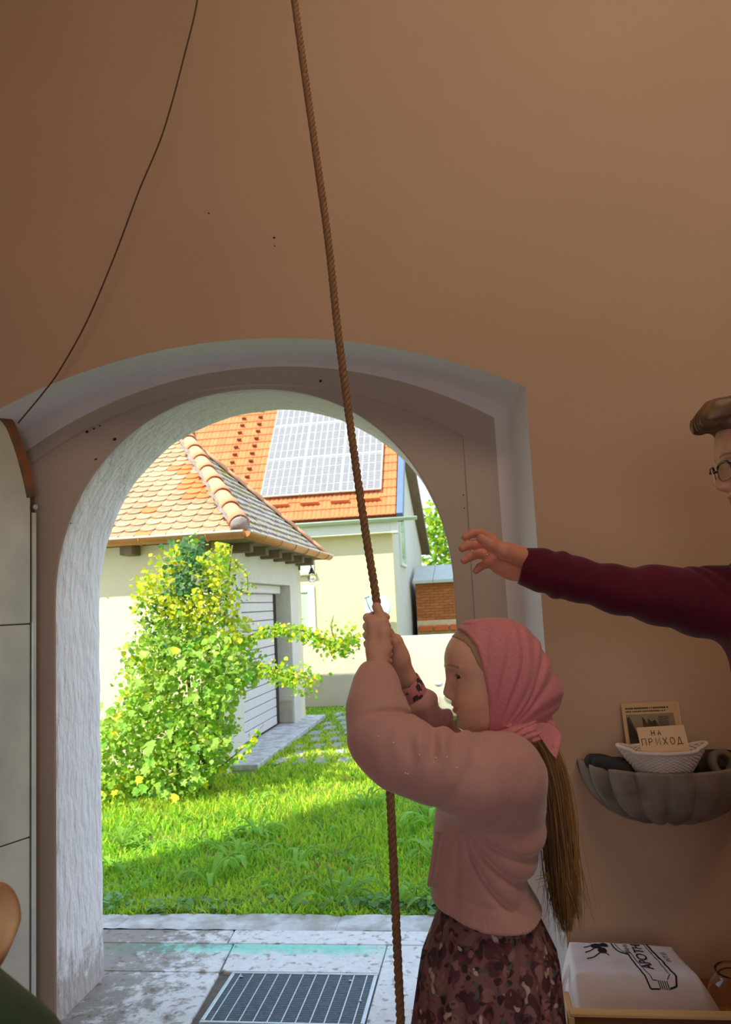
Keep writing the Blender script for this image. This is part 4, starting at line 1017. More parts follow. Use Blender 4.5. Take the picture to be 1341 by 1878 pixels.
# =========================================================== the girl at the rope
GYc = 1.49
def g(px, py, Y): return at(px, py, Y)
girl = empty('person', (at(890, 1700, GYc)[0], GYc, 0), 'girl in pink headscarf and dusty pink sweater pulling the bell rope', 'person')
GOo = np.array(girl.location)
HO_, HR = frame(at(905, 1238, GYc), (-math.cos(math.radians(11)), -math.sin(math.radians(11)), -.02))
def hl(p): return (p - HO_) @ HR
def hw(q): return HO_ + np.asarray(q) @ HR.T
NB = hw((-.035, 0, -.175))
def head_w(p):
    q = hl(p); d = head_sd(q, CH_HEAD); nk = s_cap(p, hw((-.018, 0, -.06)), NB, .047, .052)
    return smin(d, nk, .03)
V, Q = isosurf(head_w, hw((0, 0, 0)) - np.array([.13, .12, .19]), hw((0, 0, 0)) + np.array([.13, .12, .12]), .00135, 3.5)
HEADP = (V, Q, skin_cols(hl(V), (232, 184, 158), (196, 110, 102), (132, 96, 70)))
# hands: fingers closed round the rope
RPX = lambda y: 691 + (y - 1105) * .0719
def nh(p):
    d = s_box(p, g(694, 1166, 1.424), (.0205, .0125, .034), .0115); d = smin(d, s_cap(p, g(694, 1200, 1.425), g(691, 1262, 1.405), .0185, .025), .02)
    fs = None
    for i, y in enumerate((1136, 1152, 1168, 1184)):
        L = (1, 1.06, 1.02, .86)[i]; r = (.0080, .0084, .0080, .0070)[i]
        c = s_chain(p, [g(690, y + 5, 1.425), g(678, y, 1.432), g(674.5, y - 3, 1.449), g(684, y - 6, 1.466), g(684 + 20 * L, y - 6, 1.465), g(684 + 25 * L, y - 4, 1.457)], [r * 1.1, r * 1.12, r * 1.02, r * .98, r * .92, r * .82], .003)
        fs = c if fs is None else smin(fs, c, .0022)
    d = smin(d, fs, .006)
    th = s_chain(p, [g(703, 1188, 1.42), g(705, 1160, 1.421), g(700, 1134, 1.430), g(691, 1113, 1.437)], [.0125, .0112, .0092, .0086], .004)
    return smin(d, th, .006)
def fh(p):
    d = s_cap(p, g(726, 1178, 1.488), g(731, 1206, 1.492), .0145, .0165); d = smin(d, s_cap(p, g(731, 1206, 1.492), g(762, 1280, 1.545), .0165, .0215), .02)
    fs = None
    for i, y in enumerate((1170, 1183, 1196, 1208)):
        r = (.0078, .0080, .0077, .0068)[i]
        c = s_chain(p, [g(726, y + 2, 1.492), g(714, y - 4, 1.490), g(702, y - 3, 1.478), g(693, y, 1.462), g(694, y + 3, 1.445), g(706, y + 4, 1.436), g(714, y + 4, 1.440)], [r * 1.1, r * 1.1, r, r, r * .95, r * .9, r * .82], .003)
        fs = c if fs is None else smin(fs, c, .0022)
    d = smin(d, fs, .006)
    return smin(d, s_chain(p, [g(730, 1198, 1.478), g(722, 1176, 1.466), g(713, 1158, 1.458)], [.0115, .0098, .0084], .004), .006)
hc = np.array(lin((226, 176, 150)))
parts = [HEADP]
for f_, c_ in ((nh, (692, 1185, 1.43)), (fh, (725, 1215, 1.49))):
    o_ = g(*c_); V, Q = isosurf(f_, o_ - np.array([.06, .10, .10]), o_ + np.array([.06, .10, .11]), .0013); parts.append((V, Q, np.tile(hc, (len(V), 1)) * (1 + .06 * vnoise(V, 120, 3))[:, None]))
TOE = -.075
def gx_(px, Y=GYc): return at(px, 1500, Y)[0]
cxg = gx_(893)
def trunk(p):
    d = s_cap(p, (cxg + .005, GYc, 1.05), (cxg - .012, GYc, .83), .068, .056); d = smin(d, s_cap(p, (cxg + .02, GYc - .08, 1.07), (cxg + .02, GYc + .08, 1.07), .045), .05)
    d = smin(d, s_cap(p, (cxg + .02, GYc, 1.17), (cxg, GYc, 1.08), .042), .03)
    for s in (-1, 1):
        d = smin(d, s_chain(p, [(cxg - .01, GYc + s * .045, .78), (cxg - .01, GYc + s * .065, .40), (cxg + .005, GYc + s * .07, .09), (cxg + .0, GYc + s * .07, .045)], [.055, .045, .031, .03], .02), .03)
        d = smin(d, s_cap(p, (cxg + .01, GYc + s * .07, .035), (cxg - .12, GYc + s * .075, .028), .03, .024), .02)
    return d
V, Q = isosurf(trunk, (cxg - .2, GYc - .2, 0), (cxg + .2, GYc + .2, 1.3), .007); parts.append((V, Q, np.tile(hc, (len(V), 1))))
V, Q, Cc = join(parts)
obj('body', amesh('body', V - GOo, Q, m_skin, True, Cc), girl)
ev, ef, ec = eye_mesh()
def eyes(par, O, Rm, OO, scale=1.0, turn=(0, 0), nm='eye'):
    for s in (1, -1):
        rz, ry = turn; G = Euler((0, ry, rz)).to_matrix(); W_ = np.array([G @ Vector(v) for v in ev]) + EYE * np.array([1, s, 1])
        obj(nm, amesh(nm, O + (W_ * scale) @ Rm.T - OO, ef, m_eye, True, ec), par)
eyes(girl, HO_, HR, GOo, 1.0, (math.radians(15), math.radians(3)))
# hair at the forehead
m_hair = mat('brown_hair', lin((128, 94, 60)), .5, .3, 40, .3, 160, .002, .4, stretch=(1, 1, .12))
m_hairf = mat('fair_brown_hair', lin((176, 146, 116)), .6, .2, 60, .35, 260, .001, .4, stretch=(.3, 1, 1))
HL = np.array([(.10, .10), (.082, .068), (.068, .050), (.05, .044), (.03, .038), (.01, .026), (-.10, .015)])[::-1]
def hair_f(p):
    q = hl(p); e = np.interp(q[:, 2], HL[:, 0], HL[:, 1]) + .014 * np.clip((q[:, 2] - .055) / .03, 0, 1); d = section(q, CH_HEAD) - .0020
    return smax(d + .0006 * np.sin(q[:, 1] * 900 + 30 * q[:, 2]), q[:, 0] - e - .004, .006)
V, Q = isosurf(hair_f, hw((0, 0, 0)) - np.array([.12, .11, .11]), hw((0, 0, 0)) + np.array([.12, .11, .115]), .002, 3.5)
V_, Q_ = V, Q; obj('hair', amesh('hair', V - GOo, Q, m_hairf), girl)
# headscarf
SCF = dense([(.1055, .0, .0, .0), (.103, .03, .022, .026), (.094, .052, .050, .048), (.080, .07, .070, .062), (.060, .084, .084, .0725), (.030, .094, .099, .079), (.0, .092, .111, .079), (-.024, .088, .122, .0755), (-.045, .084, .124, .070), (-.062, .08, .117, .064), (-.080, .07, .098, .055), (-.095, .05, .076, .046), (-.108, .03, .05, .036), (-.112, 0, 0, 0)])
EDGE = np.array([(-.12, .034), (-.095, .026), (-.07, .024), (-.03, .026), (.0, .0295), (.03, .033), (.058, .0385), (.08, .050), (.10, .066)])
def scarf_f(p):
    q = hl(p); d = section(q, SCF, 2.15); fx, fz = q[:, 0] - .012, q[:, 2] + .108; ph = np.degrees(np.arctan2(fz, -fx)); r = np.hypot(fx, fz); amp = np.clip((r - .02) / .07, 0, 1) * np.clip(np.abs(q[:, 1]) / .03, 0, 1)
    fold = 0
    for k, (c, wd, a) in enumerate(((96, 2.2, .0030), (84, 2.6, .0032), (73, 2.0, .0045), (60, 2.6, .0034), (50, 2.2, .0060), (38, 3.0, .0035), (22, 3.2, .0042), (108, 1.8, .0022))):
        s_ = c + 5 * np.sin(r * 22 + k); fold = fold + a * np.exp(-((ph - s_) / wd) ** 2) - .55 * a * np.exp(-((ph - s_ - 2.4 * wd) / (1.4 * wd)) ** 2)
    d = d + fold * amp + .0008 * vnoise(q, 60, 9)
    e = np.interp(q[:, 2], EDGE[:, 0], EDGE[:, 1]); hem = np.exp(-((q[:, 0] - e + .004) / .0035) ** 2); d = d - .0016 * hem
    d = smax(d, q[:, 0] - e, .004)
    ch = [(.040, 0, -.112), (.026, .040, -.113), (-.012, .058, -.108), (-.052, .046, -.102), (-.086, .012, -.098)]
    rr = [.011, .0145, .0160, .0145, .012]; wr = None
    for s in (1, -1):
        c = s_chain(q * np.array([1, s, .74]), [(a, b, z * .74) for a, b, z in ch], rr, .01); wr = c if wr is None else np.minimum(wr, c)
    wr = wr + .0016 * np.sin((q[:, 2] + .25 * q[:, 0]) * 620)
    d = smin(d, wr, .004)
    kn = s_ell(q, (-.088, .016, -.098), (.017, .016, .018)); return smin(d, kn, .006)
V, Q = isosurf(scarf_f, hw((0, 0, 0)) - np.array([.13, .12, .15]), hw((0, 0, 0)) + np.array([.16, .12, .125]), .0019, 3.5)
m_scarf = mat('pink_headscarf', lin((240, 158, 164)), .85, .09, 220, .12, 500, .0012, .15, leaf=.22, sheen=.3)
scf = obj('headscarf', amesh('headscarf', V - GOo, Q, m_scarf), girl)
def patch(e0, e1, nu=16, nv=12, th=.002, wav=.0):
    A, B = spline(e0, nu), spline(e1, nu); t = np.linspace(0, 1, nv)[None, :, None]; P = A[:, None] * (1 - t) + B[:, None] * t
    u = np.linspace(0, 1, nu)[:, None]; P[..., 1] += wav * u * np.sin(t[..., 0] * 7 + u * 3) ; n = nu * nv; V = np.vstack([P.reshape(-1, 3), P.reshape(-1, 3) + np.array([0, th, 0])]); Fs = []
    for i in range(nu - 1):
        for j in range(nv - 1):
            a = i * nv + j; q = (a, a + 1, a + nv + 1, a + nv); Fs += [q, tuple(n + x for x in q[::-1])]
    for i in range(nu - 1):
        for j in (0, nv - 1):
            a = i * nv + j; Fs.append((a, a + nv, n + a + nv, n + a))
    for j in range(nv - 1):
        a = (nu - 1) * nv + j; Fs.append((a, a + 1, n + a + 1, n + a))
    return V, Fs
for k, (e0, e1, y) in enumerate((( ((984, 1327), (1004, 1326), (1022, 1336), (1031, 1352)), ((984, 1340), (998, 1362), (1010, 1380), (1021, 1392)), 1.440),)):
    V, Fs = patch([g(a, b, y + .03 * math.sin(.8 * i)) for i, (a, b) in enumerate(e0)], [g(a, b, y) for a, b in e1]); obj('scarf_tail', amesh('scarf_tail', V - GOo, Fs, m_scarf), scf)
# sweater
SWT = dense([(1.158, .010, .045, .05), (1.145, .022, .080, .085), (1.125, .040, .098, .125), (1.09, .062, .106, .140), (1.05, .082, .106, .142), (1.00, .092, .104, .138), (.95, .100, .086, .128), (.90, .106, .064, .122), (.86, .109, .082, .122), (.83, .111, .100, .126), (.80, .108, .110, .130), (.775, .100, .106, .128), (.75, .095, .1, .125)])
SO_ = np.array([gx_(893), GYc, 0])
AN = [g(925, 1420, 1.375), g(870, 1425, 1.345), g(800, 1408, 1.325), g(735, 1385, 1.325), g(702, 1350, 1.335), g(690, 1295, 1.365), g(690, 1250, 1.395), g(691, 1226, 1.412)]; RN = [.068, .064, .0555, .052, .050, .043, .033, .022]
AF = [g(900, 1425, 1.60), g(862, 1408, 1.62), g(826, 1382, 1.61), g(795, 1338, 1.58), g(769, 1298, 1.55), g(753, 1269, 1.533)]; RF = [.055, .045, .040, .0365, .033, .0285]
ARM = g(845, 1492, 1.37)
def armlen(p, A):
    best = np.full(len(p), 9.0); out = np.zeros(len(p)); s = 0
    for a, b in zip(A[:-1], A[1:]):
        ba = b - a; L = np.linalg.norm(ba); t = np.clip(((p - a) @ ba) / L ** 2, 0, 1); dd = np.linalg.norm(p - a - t[:, None] * ba, axis=1); k = dd < best; best = np.where(k, dd, best); out = np.where(k, s + t * L, out); s += L
    return out, s
def sweater_f(p):
    q = p - SO_; q = np.stack([-q[:, 0], -q[:, 1], q[:, 2]], 1); t = section(q, SWT, 2.3)
    # drape folds fanning from under the arm
    dx, dz = p[:, 0] - ARM[0], p[:, 2] - ARM[2]; r = np.hypot(dx, dz); ph = np.degrees(np.arctan2(-dz, dx)); near = np.clip((GYc - p[:, 1]) / .06, 0, 1)
    fo = 0
    for c, wd, a in ((24, 6, .005), (46, 3.5, .011), (64, 3.2, .013), (79, 2.6, .013), (98, 4, .006)):
        s_ = c - 22 * np.clip((r - .06) / .18, 0, 1.2) * (c < 80); fo = fo + a * np.exp(-((ph - s_) / wd) ** 2)
    t = t + (fo * np.clip((r - .015) / .06, 0, 1) * np.exp(-np.maximum(r - .16, 0) / .07) - .0035) * near
    an = s_chain(p, AN, RN, .03); la, La = armlen(p, AN); el = np.exp(-((la - .265) / .06) ** 2)
    inn = np.clip((p[:, 0] - AN[4][0] + .5 * (p[:, 2] - AN[4][2])) / .05 + .4, 0, 1); an = an + .0085 * inn * np.exp(-((la - .262 + .45 * (p[:, 2] - AN[4][2])) / .008) ** 2) - .002 * inn * np.exp(-((la - .285) / .012) ** 2) + .0016 * np.exp(-((la - .385 - .25 * (p[:, 0] - AN[5][0])) / .012) ** 2) + .003 * np.exp(-((la - .10 + .4 * (p[:, 2] - AN[1][2])) / .012) ** 2)
    af = s_chain(p, AF, RF, .025); lf, Lf = armlen(p, AF); af = af + .0028 * np.sin(lf * 110 + 30 * p[:, 2] + 20 * p[:, 1]) * np.clip(lf / .05, 0, 1)
    d = smin(t, an, .05); d = smin(d, af, .04)
    sh = np.exp(-((p[:, 0] - g(800, 1350, 1.36)[0]) / .06) ** 2 - ((p[:, 2] - g(800, 1350, 1.36)[2]) / .022) ** 2); d = d - .007 * sh * np.sin(p[:, 0] * 170 + 1)
    d = d + .0030 * vnoise(p, 19, 21) + .0012 * vnoise(p, 48, 22)
    # hem plane and neck opening
    hz = np.interp(p[:, 0], [gx_(770), gx_(880), gx_(1000)], [at(778, 1668, GYc - .1)[2], at(885, 1712, GYc - .12)[2], at(985, 1717, GYc - .1)[2]])
    hb = p[:, 2] - hz; ang_ = np.arctan2(q[:, 1], q[:, 0]); d = d + np.where(hb < .036, .0008 * np.sin(ang_ * 90), 0) + .0016 * np.exp(-((hb - .040) / .006) ** 2)
    d = smax(d, -hb, .004)
    d = np.where(la > La - .001, np.maximum(d, 0.001) if False else d, d)
    cut = (p - AN[-1]) @ ((AN[-1] - AN[-2]) / np.linalg.norm(AN[-1] - AN[-2])); nearw = np.linalg.norm(p - AN[-1], axis=1) < .05; d = np.where(nearw, np.maximum(d, cut), d)
    cut = (p - AF[-1]) @ ((AF[-1] - AF[-2]) / np.linalg.norm(AF[-1] - AF[-2])); nearw = np.linalg.norm(p - AF[-1], axis=1) < .06; d = np.where(nearw, np.maximum(d, cut), d)
    return smax(d, -(s_cap(p, NB + (-.01, 0, .09), NB + (0, 0, .008), .056, .050)), .008)
V, Q = isosurf(sweater_f, (gx_(620), 1.24, .70), (gx_(1040), 1.78, 1.30), .0042)
m_swt = mat('dusty_pink_knit', lin((206, 158, 150)), .95, .06, 30, .35, 420, .0016, .08, sheen=.4)
swt = obj('sweater', amesh('sweater', V - GOo, Q, m_swt), girl)
# ribbed pocket edge and small stones on the sleeve
pl = [trace(sweater_f, x, y) for x, y in ((812, 1528), (808, 1550), (804, 1575), (800, 1602), (797, 1622))]
pp = MB(); P = spline([v + np.array([0, -.003, 0]) for v in pl if v is not None], 40)
pp.tube(P, .0042 + .0007 * np.sin(np.arange(40) * 2.6), 8); pp.tube(P + np.array([.009, .001, 0]), .0034, 8)
pp.tube(P + np.array([-.009, .001, 0]), .0036 + .0007 * np.sin(np.arange(40) * 2.6), 8)
obj('pocket_edge', amesh('pocket_edge', np.vstack(pp.v) - GOo, pp.f, m_swt), swt)
m_stone = mat('rhinestone', lin((240, 236, 232)), .1, .05, 5, spec=1.0)
rs = MB()
for x, y in ((744, 1418), (748, 1419), (796, 1398), (808, 1408), (800, 1390), (694, 1350), (838, 1408), (722, 1362), (770, 1384), (820, 1388)):
    v = trace(sweater_f, x, y)
    if v is not None: rs.lathe([(0, -.0016), (.0016, 0), (0, .0016)], v + np.array([0, -.001, 0]), 6)
obj('rhinestones', amesh('rhinestones', np.vstack(rs.v) - GOo, rs.f, m_stone, False), swt, kind='stuff')
# floral cuff of the shirt under the far sleeve
def dot_mat(name, base, cols, sc, rough=.85):
    m = mat(name, base, rough, .06, 30, .12, 300, .001, .1); n, l = m.node_tree.nodes, m.node_tree.links; hsv = n[m['hsv']]; src = hsv.inputs['Color'].links[0].from_socket
    tc = n.new('ShaderNodeTexCoord'); nz = n.new('ShaderNodeTexNoise'); nz.inputs['Scale'].default_value = sc * .9; l.new(tc.outputs['Object'], nz.inputs['Vector'])
    for i, (col, th, k) in enumerate(cols):
        mp = n.new('ShaderNodeMapping'); mp.inputs['Location'].default_value = (i * 3.7, i * 1.3, i * 2.1); l.new(tc.outputs['Object'], mp.inputs['Vector'])
        mx_ = n.new('ShaderNodeMixRGB'); mx_.inputs[0].default_value = .02 + .012 * i; l.new(mp.outputs[0], mx_.inputs[1]); l.new(nz.outputs['Color'], mx_.inputs[2])
        vo = n.new('ShaderNodeTexVoronoi'); vo.inputs['Scale'].default_value = sc * k; l.new(mx_.outputs[0], vo.inputs['Vector'])
        lt = n.new('ShaderNodeMapRange'); lt.inputs['From Min'].default_value = th; lt.inputs['From Max'].default_value = th - .06; l.new(vo.outputs['Distance'], lt.inputs['Value'])
        mx = n.new('ShaderNodeMixRGB'); l.new(lt.outputs[0], mx.inputs[0]); l.new(src, mx.inputs[1]); mx.inputs[2].default_value = rgba(col); src = mx.outputs[0]
    l.new(src, hsv.inputs['Color']); return m
m_cuff = dot_mat('floral_cuff', lin((214, 140, 146)), ((lin((84, 66, 72)), .42, 1.0), (lin((240, 214, 210)), .2, 1.6)), 60)
ax_ = (AF[-1] - AF[-2]) / np.linalg.norm(AF[-1] - AF[-2])
MB().tube([AF[-1] - ax_ * .01 - GOo, AF[-1] + ax_ * .002 - GOo, AF[-1] + ax_ * .024 - GOo, AF[-1] + ax_ * .026 - GOo], [.0292, .0300, .0292, .0275], 28, False).obj('shirt_cuff', m_cuff, girl, True)
# skirt with pleats
m_skirt = dot_mat('woodland_print_skirt', lin((132, 96, 98)), ((lin((92, 62, 70)), .46, 1.0), (lin((70, 52, 60)), .38, 1.8), (lin((150, 112, 110)), .34, 1.3), (lin((118, 66, 68)), .28, 2.4), (lin((92, 98, 94)), .24, 1.5), (lin((196, 178, 170)), .24, 1.0)), 27)
def skirt():
    nz_, na = 44, 200; V = []
    for i in range(nz_):
        t = i / (nz_ - 1); z = .868 - t * .548
        for j in range(na):
            a = 2 * np.pi * j / na; ca, sa = math.cos(a), math.sin(a)
            e_ = min(1, t * 6); fr_ = .092 + .022 * e_ + .052 * min(1, t * 1.5) + .02 * t; bk = .070 + .036 * e_ + .004 * min(1, t * 2) + .03 * max(0, t - .45); w_ = .104 + .024 * e_ + .022 * min(1, t * 2) + .02 * t
            pl_ = (.0015 + .013 * min(1, t * 1.8)) * (abs(math.sin(a * 11 + .5 * math.sin(3 * a))) - .5)
            x = -(fr_ if ca > 0 else bk) * np.sign(ca) * abs(ca) ** .95; y = -w_ * np.sign(sa) * abs(sa) ** .95; k = 1 + pl_ / .12
            V.append((SO_[0] + x * k, SO_[1] + y * k, z))
    Fq = np.array([(i * na + j, (i + 1) * na + j, (i + 1) * na + (j + 1) % na, i * na + (j + 1) % na) for i in range(nz_ - 1) for j in range(na)])
    return np.array(V) - GOo, Fq
V, Fq = skirt(); sk = obj('skirt', amesh('skirt', V, Fq, m_skirt), girl); md = sk.modifiers.new('thick', 'SOLIDIFY'); md.thickness = .003
# shoes
m_shoe = mat('dark_shoe', lin((70, 52, 50)), .5)
for s in (-1, 1):
    def shoe(p, s=s):
        d = s_cap(p, (cxg + .015, GYc + s * .07, .045), (cxg - .12, GYc + s * .076, .036), .04, .033); return smax(smax(d, -(p[:, 2] - .002), .006), p[:, 2] - .075, .01)
    V, Q = isosurf(shoe, (cxg - .2, GYc - .16, 0), (cxg + .1, GYc + .16, .12), .006); obj('shoe', amesh('shoe', V - GOo, Q, m_shoe), girl)
# ponytail
r_h = np.random.default_rng(5)
CL = spline([g(x, y, 1.465) for x, y in ((968, 1346), (992, 1366), (1010, 1420), (1020, 1490), (1028, 1570), (1034, 1640), (1040, 1720))], 40)
WD = np.interp(np.linspace(0, 1, 40), (0, .08, .25, .5, .75, .9, 1), (.012, .020, .026, .030, .027, .019, .006))
ht = MB(); hcol = []; ht.tube(CL[:37], (WD * .60)[:37], 12); hcol += [np.tile(np.array(lin((92, 64, 40))), (len(ht.v[0]), 1))]
hA, hB = np.array(lin((88, 60, 38))), np.array(lin((192, 146, 86)))
def strand(P, rr, t):
    k0 = len(ht.v); ht.tube(P, rr, 3, False); hcol.append(np.tile(hA * (1 - t) + hB * t, (len(ht.v[k0]), 1)))
tt = np.linspace(0, 1, 40)
for k in range(950):
    a, r = r_h.uniform(0, 6.28), math.sqrt(r_h.random()); wob = r_h.normal(0, .0035, 2); end = int(np.clip(40 - r_h.exponential(4.5), 24, 40)); ph = r_h.uniform(0, 6.28)
    fl = r_h.normal(0, 1) * .012 * (r_h.random() < .3); off = np.stack([WD * r * math.cos(a), WD * r * math.sin(a), 0 * WD], 1)
    off[:, 0] += wob[0] * np.sin(tt * 5 + ph) + fl * tt ** 3 * 2; off[:, 1] += wob[1] * np.sin(tt * 4 + ph)
    P = (CL + off)[:end][::2]; rr = np.full(len(P), r_h.uniform(.0005, .0009)); n_ = len(P); rr *= np.clip((n_ - np.arange(n_)) / 5, .15, 1)
    strand(P, rr, np.clip(.32 + .35 * math.cos(a) + r_h.normal(0, .2), 0, 1))  # strands on the right go golden: side light put into their colour
for q in (((1028, 1560), (1040, 1600), (1056, 1632), (1072, 1646)), ((1030, 1580), (1044, 1625), (1058, 1665), (1062, 1705)), ((1024, 1540), (1012, 1590), (1002, 1610), (985, 1618)), ((1030, 1600), (1052, 1660), (1060, 1690)), ((1012, 1480), (1046, 1560), (1052, 1612)), ((1026, 1600), (1022, 1660), (1028, 1735)), ((1034, 1600), (1044, 1680), (1036, 1740))):
    P = spline([g(x, y, 1.45 + r_h.uniform(-.01, .01)) for x, y in q], 12)
    for _ in range(6):
        rr = np.full(12, .0007) * np.clip((12 - np.arange(12)) / 6, .2, 1); strand(P + r_h.normal(0, .0014, 3) + np.linspace(0, 1, 12)[:, None] * r_h.normal(0, .003, 3), rr, .5)
for k in range(40):
    y0 = r_h.uniform(1350, 1370); kk = k * .35; strand(spline([g(962 + kk * .8, y0, 1.44), g(972 + kk, y0 + 30, 1.428), g(982 + kk * .9, y0 + 75, 1.44), g(1002, y0 + 130, 1.455)], 10), .0009, .1)
m_pony = mat('ponytail_hair', (1, 1, 1), .45, .12, 20, vcol=True, spec=.4)
obj('ponytail', amesh('ponytail', np.vstack(ht.v) - GOo, ht.f, m_pony, True, np.vstack(hcol)), girl)
# =========================================================== the woman reaching in from the side
WY = 1.66
wom = empty('person', (.64, WY, 0), 'woman in burgundy zip hoodie with glasses reaching out one arm', 'person')
WO = np.array(wom.location)
WHO, WHR = frame((.590, WY, at(1335, 853, WY)[2]), (-.985, -.0, -.13))
WS = 1.13
AD_HEAD = dense([(.108, .0, .0, .0), (.106, .022, .024, .020), (.097, .046, .050, .042), (.083, .064, .066, .055), (.062, .077, .080, .065), (.040, .083, .086, .069), (.020, .0835, .088, .070), (.0, .080, .086, .069),
                 (-.025, .077, .080, .066), (-.045, .077, .068, .061), (-.062, .076, .054, .057), (-.080, .073, .044, .051), (-.096, .069, .038, .042), (-.107, .057, .032, .031), (-.114, .038, .02, .02), (-.118, .0, .0, .0)])
def wl_(p): return (p - WHO) @ WHR / WS
def ww(q): return WHO + (np.asarray(q) * WS) @ WHR.T
WNB = ww((-.03, 0, -.185))
def ear_sd(q, s):
    e = q - np.array([-.012, s * .070, -.012]); e = e * np.array([1, s, 1]); r = np.sqrt((e[:, 0] / .017) ** 2 + ((e[:, 2]) / .030) ** 2)
    rim = np.hypot((r - .85) * .018, e[:, 1] - .007 - .25 * np.maximum(-e[:, 0], 0)) - .0042; bowl = np.maximum(s_ell(e, (0, .002, 0), (.016, .006, .028)), -(e[:, 1] + .01)); return smin(rim, bowl, .005)
def whead(p):
    q = wl_(p); d = head_sd(q, AD_HEAD, 1.0) * WS
    for s in (1, -1): d = smin(d, ear_sd(q, s) * WS, .006)
    return smin(d, s_cap(p, ww((-.02, 0, -.06)), WNB, .054, .058), .03)
V, Q = isosurf(whead, WHO - np.array([.15, .14, .26]), WHO + np.array([.15, .14, .15]), .0018, 3.5)
wparts = [(V, Q, skin_cols(wl_(V), (228, 176, 146), (176, 96, 88), (84, 62, 46), 1))]
# her right hand, palm turned to us, fingers loosely curled
HYW = 1.63
def wg(x, y, dy=0): return at(x, y, HYW + dy)
def whand(p):
    d = s_chain(p, [wg(972, 1037, .0), wg(940, 1030, .0), wg(905, 1012, .0)], [.030, .031, .026], .02)
    d = smax(d, np.abs(p[:, 1] - HYW - .004) - .0165, .012)
    d = smin(d, s_chain(p, [wg(946, 1046), wg(915, 1038)], [.018, .015]), .014)
    fs = None
    for pts, r in ((((903, 988, .008), (880, 978, -.004), (866, 978, -.016), (853, 985, -.022)), .0088), (((900, 1002, .006), (872, 999, -.010), (857, 1000, -.022), (848, 1006, -.026)), .0092),
                   (((902, 1017, .004), (878, 1016, -.012), (862, 1021, -.022), (851, 1028, -.024)), .0088), (((908, 1031, .002), (890, 1035, -.008), (880, 1040, -.014), (873, 1047, -.016)), .0076)):
        P = [wg(*a) for a in pts]; c = s_chain(p, P, [r * 1.18, r * 1.04, r, r * .86], .004); fs = c if fs is None else smin(fs, c, .0022)
    d = smin(d, fs, .008)
    th = s_chain(p, [wg(955, 1022, -.020), wg(925, 1012, -.036), wg(900, 999, -.044), wg(883, 988, -.046)], [.020, .0155, .0118, .0098], .008)
    d = smin(d, th, .010)
    cr = s_chain(p, [wg(912, 1014, -.034), wg(925, 1038, -.022), wg(946, 1060, -.016)], [.003, .003, .003]); return smax(d, -cr, .008)
V, Q = isosurf(whand, wg(915, 1015) - np.array([.10, .09, .09]), wg(915, 1015) + np.array([.12, .07, .09]), .0015)
wparts.append((V, Q, np.tile(np.array(lin((216, 148, 122))), (len(V), 1)) * (1 + .06 * vnoise(V, 90, 3))[:, None]))
def wtrunk(p):
    p = p + np.array([.021, 0, 0])
    d = s_cap(p, (.655, WY, 1.38), (.65, WY, .98), .095, .10); d = smin(d, s_cap(p, (.65, WY - .14, 1.40), (.65, WY + .14, 1.40), .05), .05); d = smin(d, s_cap(p, WNB, (.645, WY, 1.4), .05), .03)
    for s in (-1, 1):
        d = smin(d, s_chain(p, [(.65, WY + s * .085, .92), (.64, WY + s * .095, .50), (.66, WY + s * .10, .10)], [.095, .06, .042], .02), .03); d = smin(d, s_cap(p, (.68, WY + s * .10, .05), (.50, WY + s * .11, .035), .042, .032), .02)
    return smin(d, s_chain(p, [(.66, WY - .18, 1.40), (.68, WY - .23, 1.12), (.62, WY - .24, .88), (.60, WY - .235, .80)], [.055, .042, .032, .034], .02), .03)
V, Q = isosurf(wtrunk, (.4, WY - .34, 0), (.85, WY + .3, 1.55), .009); wparts.append((V, Q, np.tile(hc, (len(V), 1))))
V, Q, Cc = join(wparts); obj('body', amesh('body', V - WO, Q, m_skin, True, Cc), wom)
eyes(wom, WHO, WHR, WO, WS, (0, math.radians(14)))
m_hoodie = mat('burgundy_fleece', lin((92, 28, 46)), .9, .1, 40, .3, 300, .0015, .1, sheen=.15)
m_rib = mat('burgundy_rib', lin((104, 32, 52)), .9, .1, 40, .3, 300, .0015, .1)
WA = [at(958, 1037, HYW), at(1004, 1048, HYW), at(1058, 1062, 1.65), at(1130, 1082, 1.68), at(1205, 1092, 1.71), at(1285, 1103, 1.75), at(1360, 1106, 1.78), np.array([.66, 1.82, 1.40])]
RA = [.038, .040, .041, .047, .055, .066, .075, .085]
HDT = dense([(1.475, .02, .03, .06), (1.45, .06, .075, .13), (1.40, .095, .105, .19), (1.33, .125, .115, .205), (1.24, .142, .11, .19), (1.12, .132, .105, .172), (1.0, .138, .115, .175), (.92, .142, .13, .185), (.86, .135, .132, .185), (.84, .12, .12, .175)])
HC = np.array([.634, WY, 0])
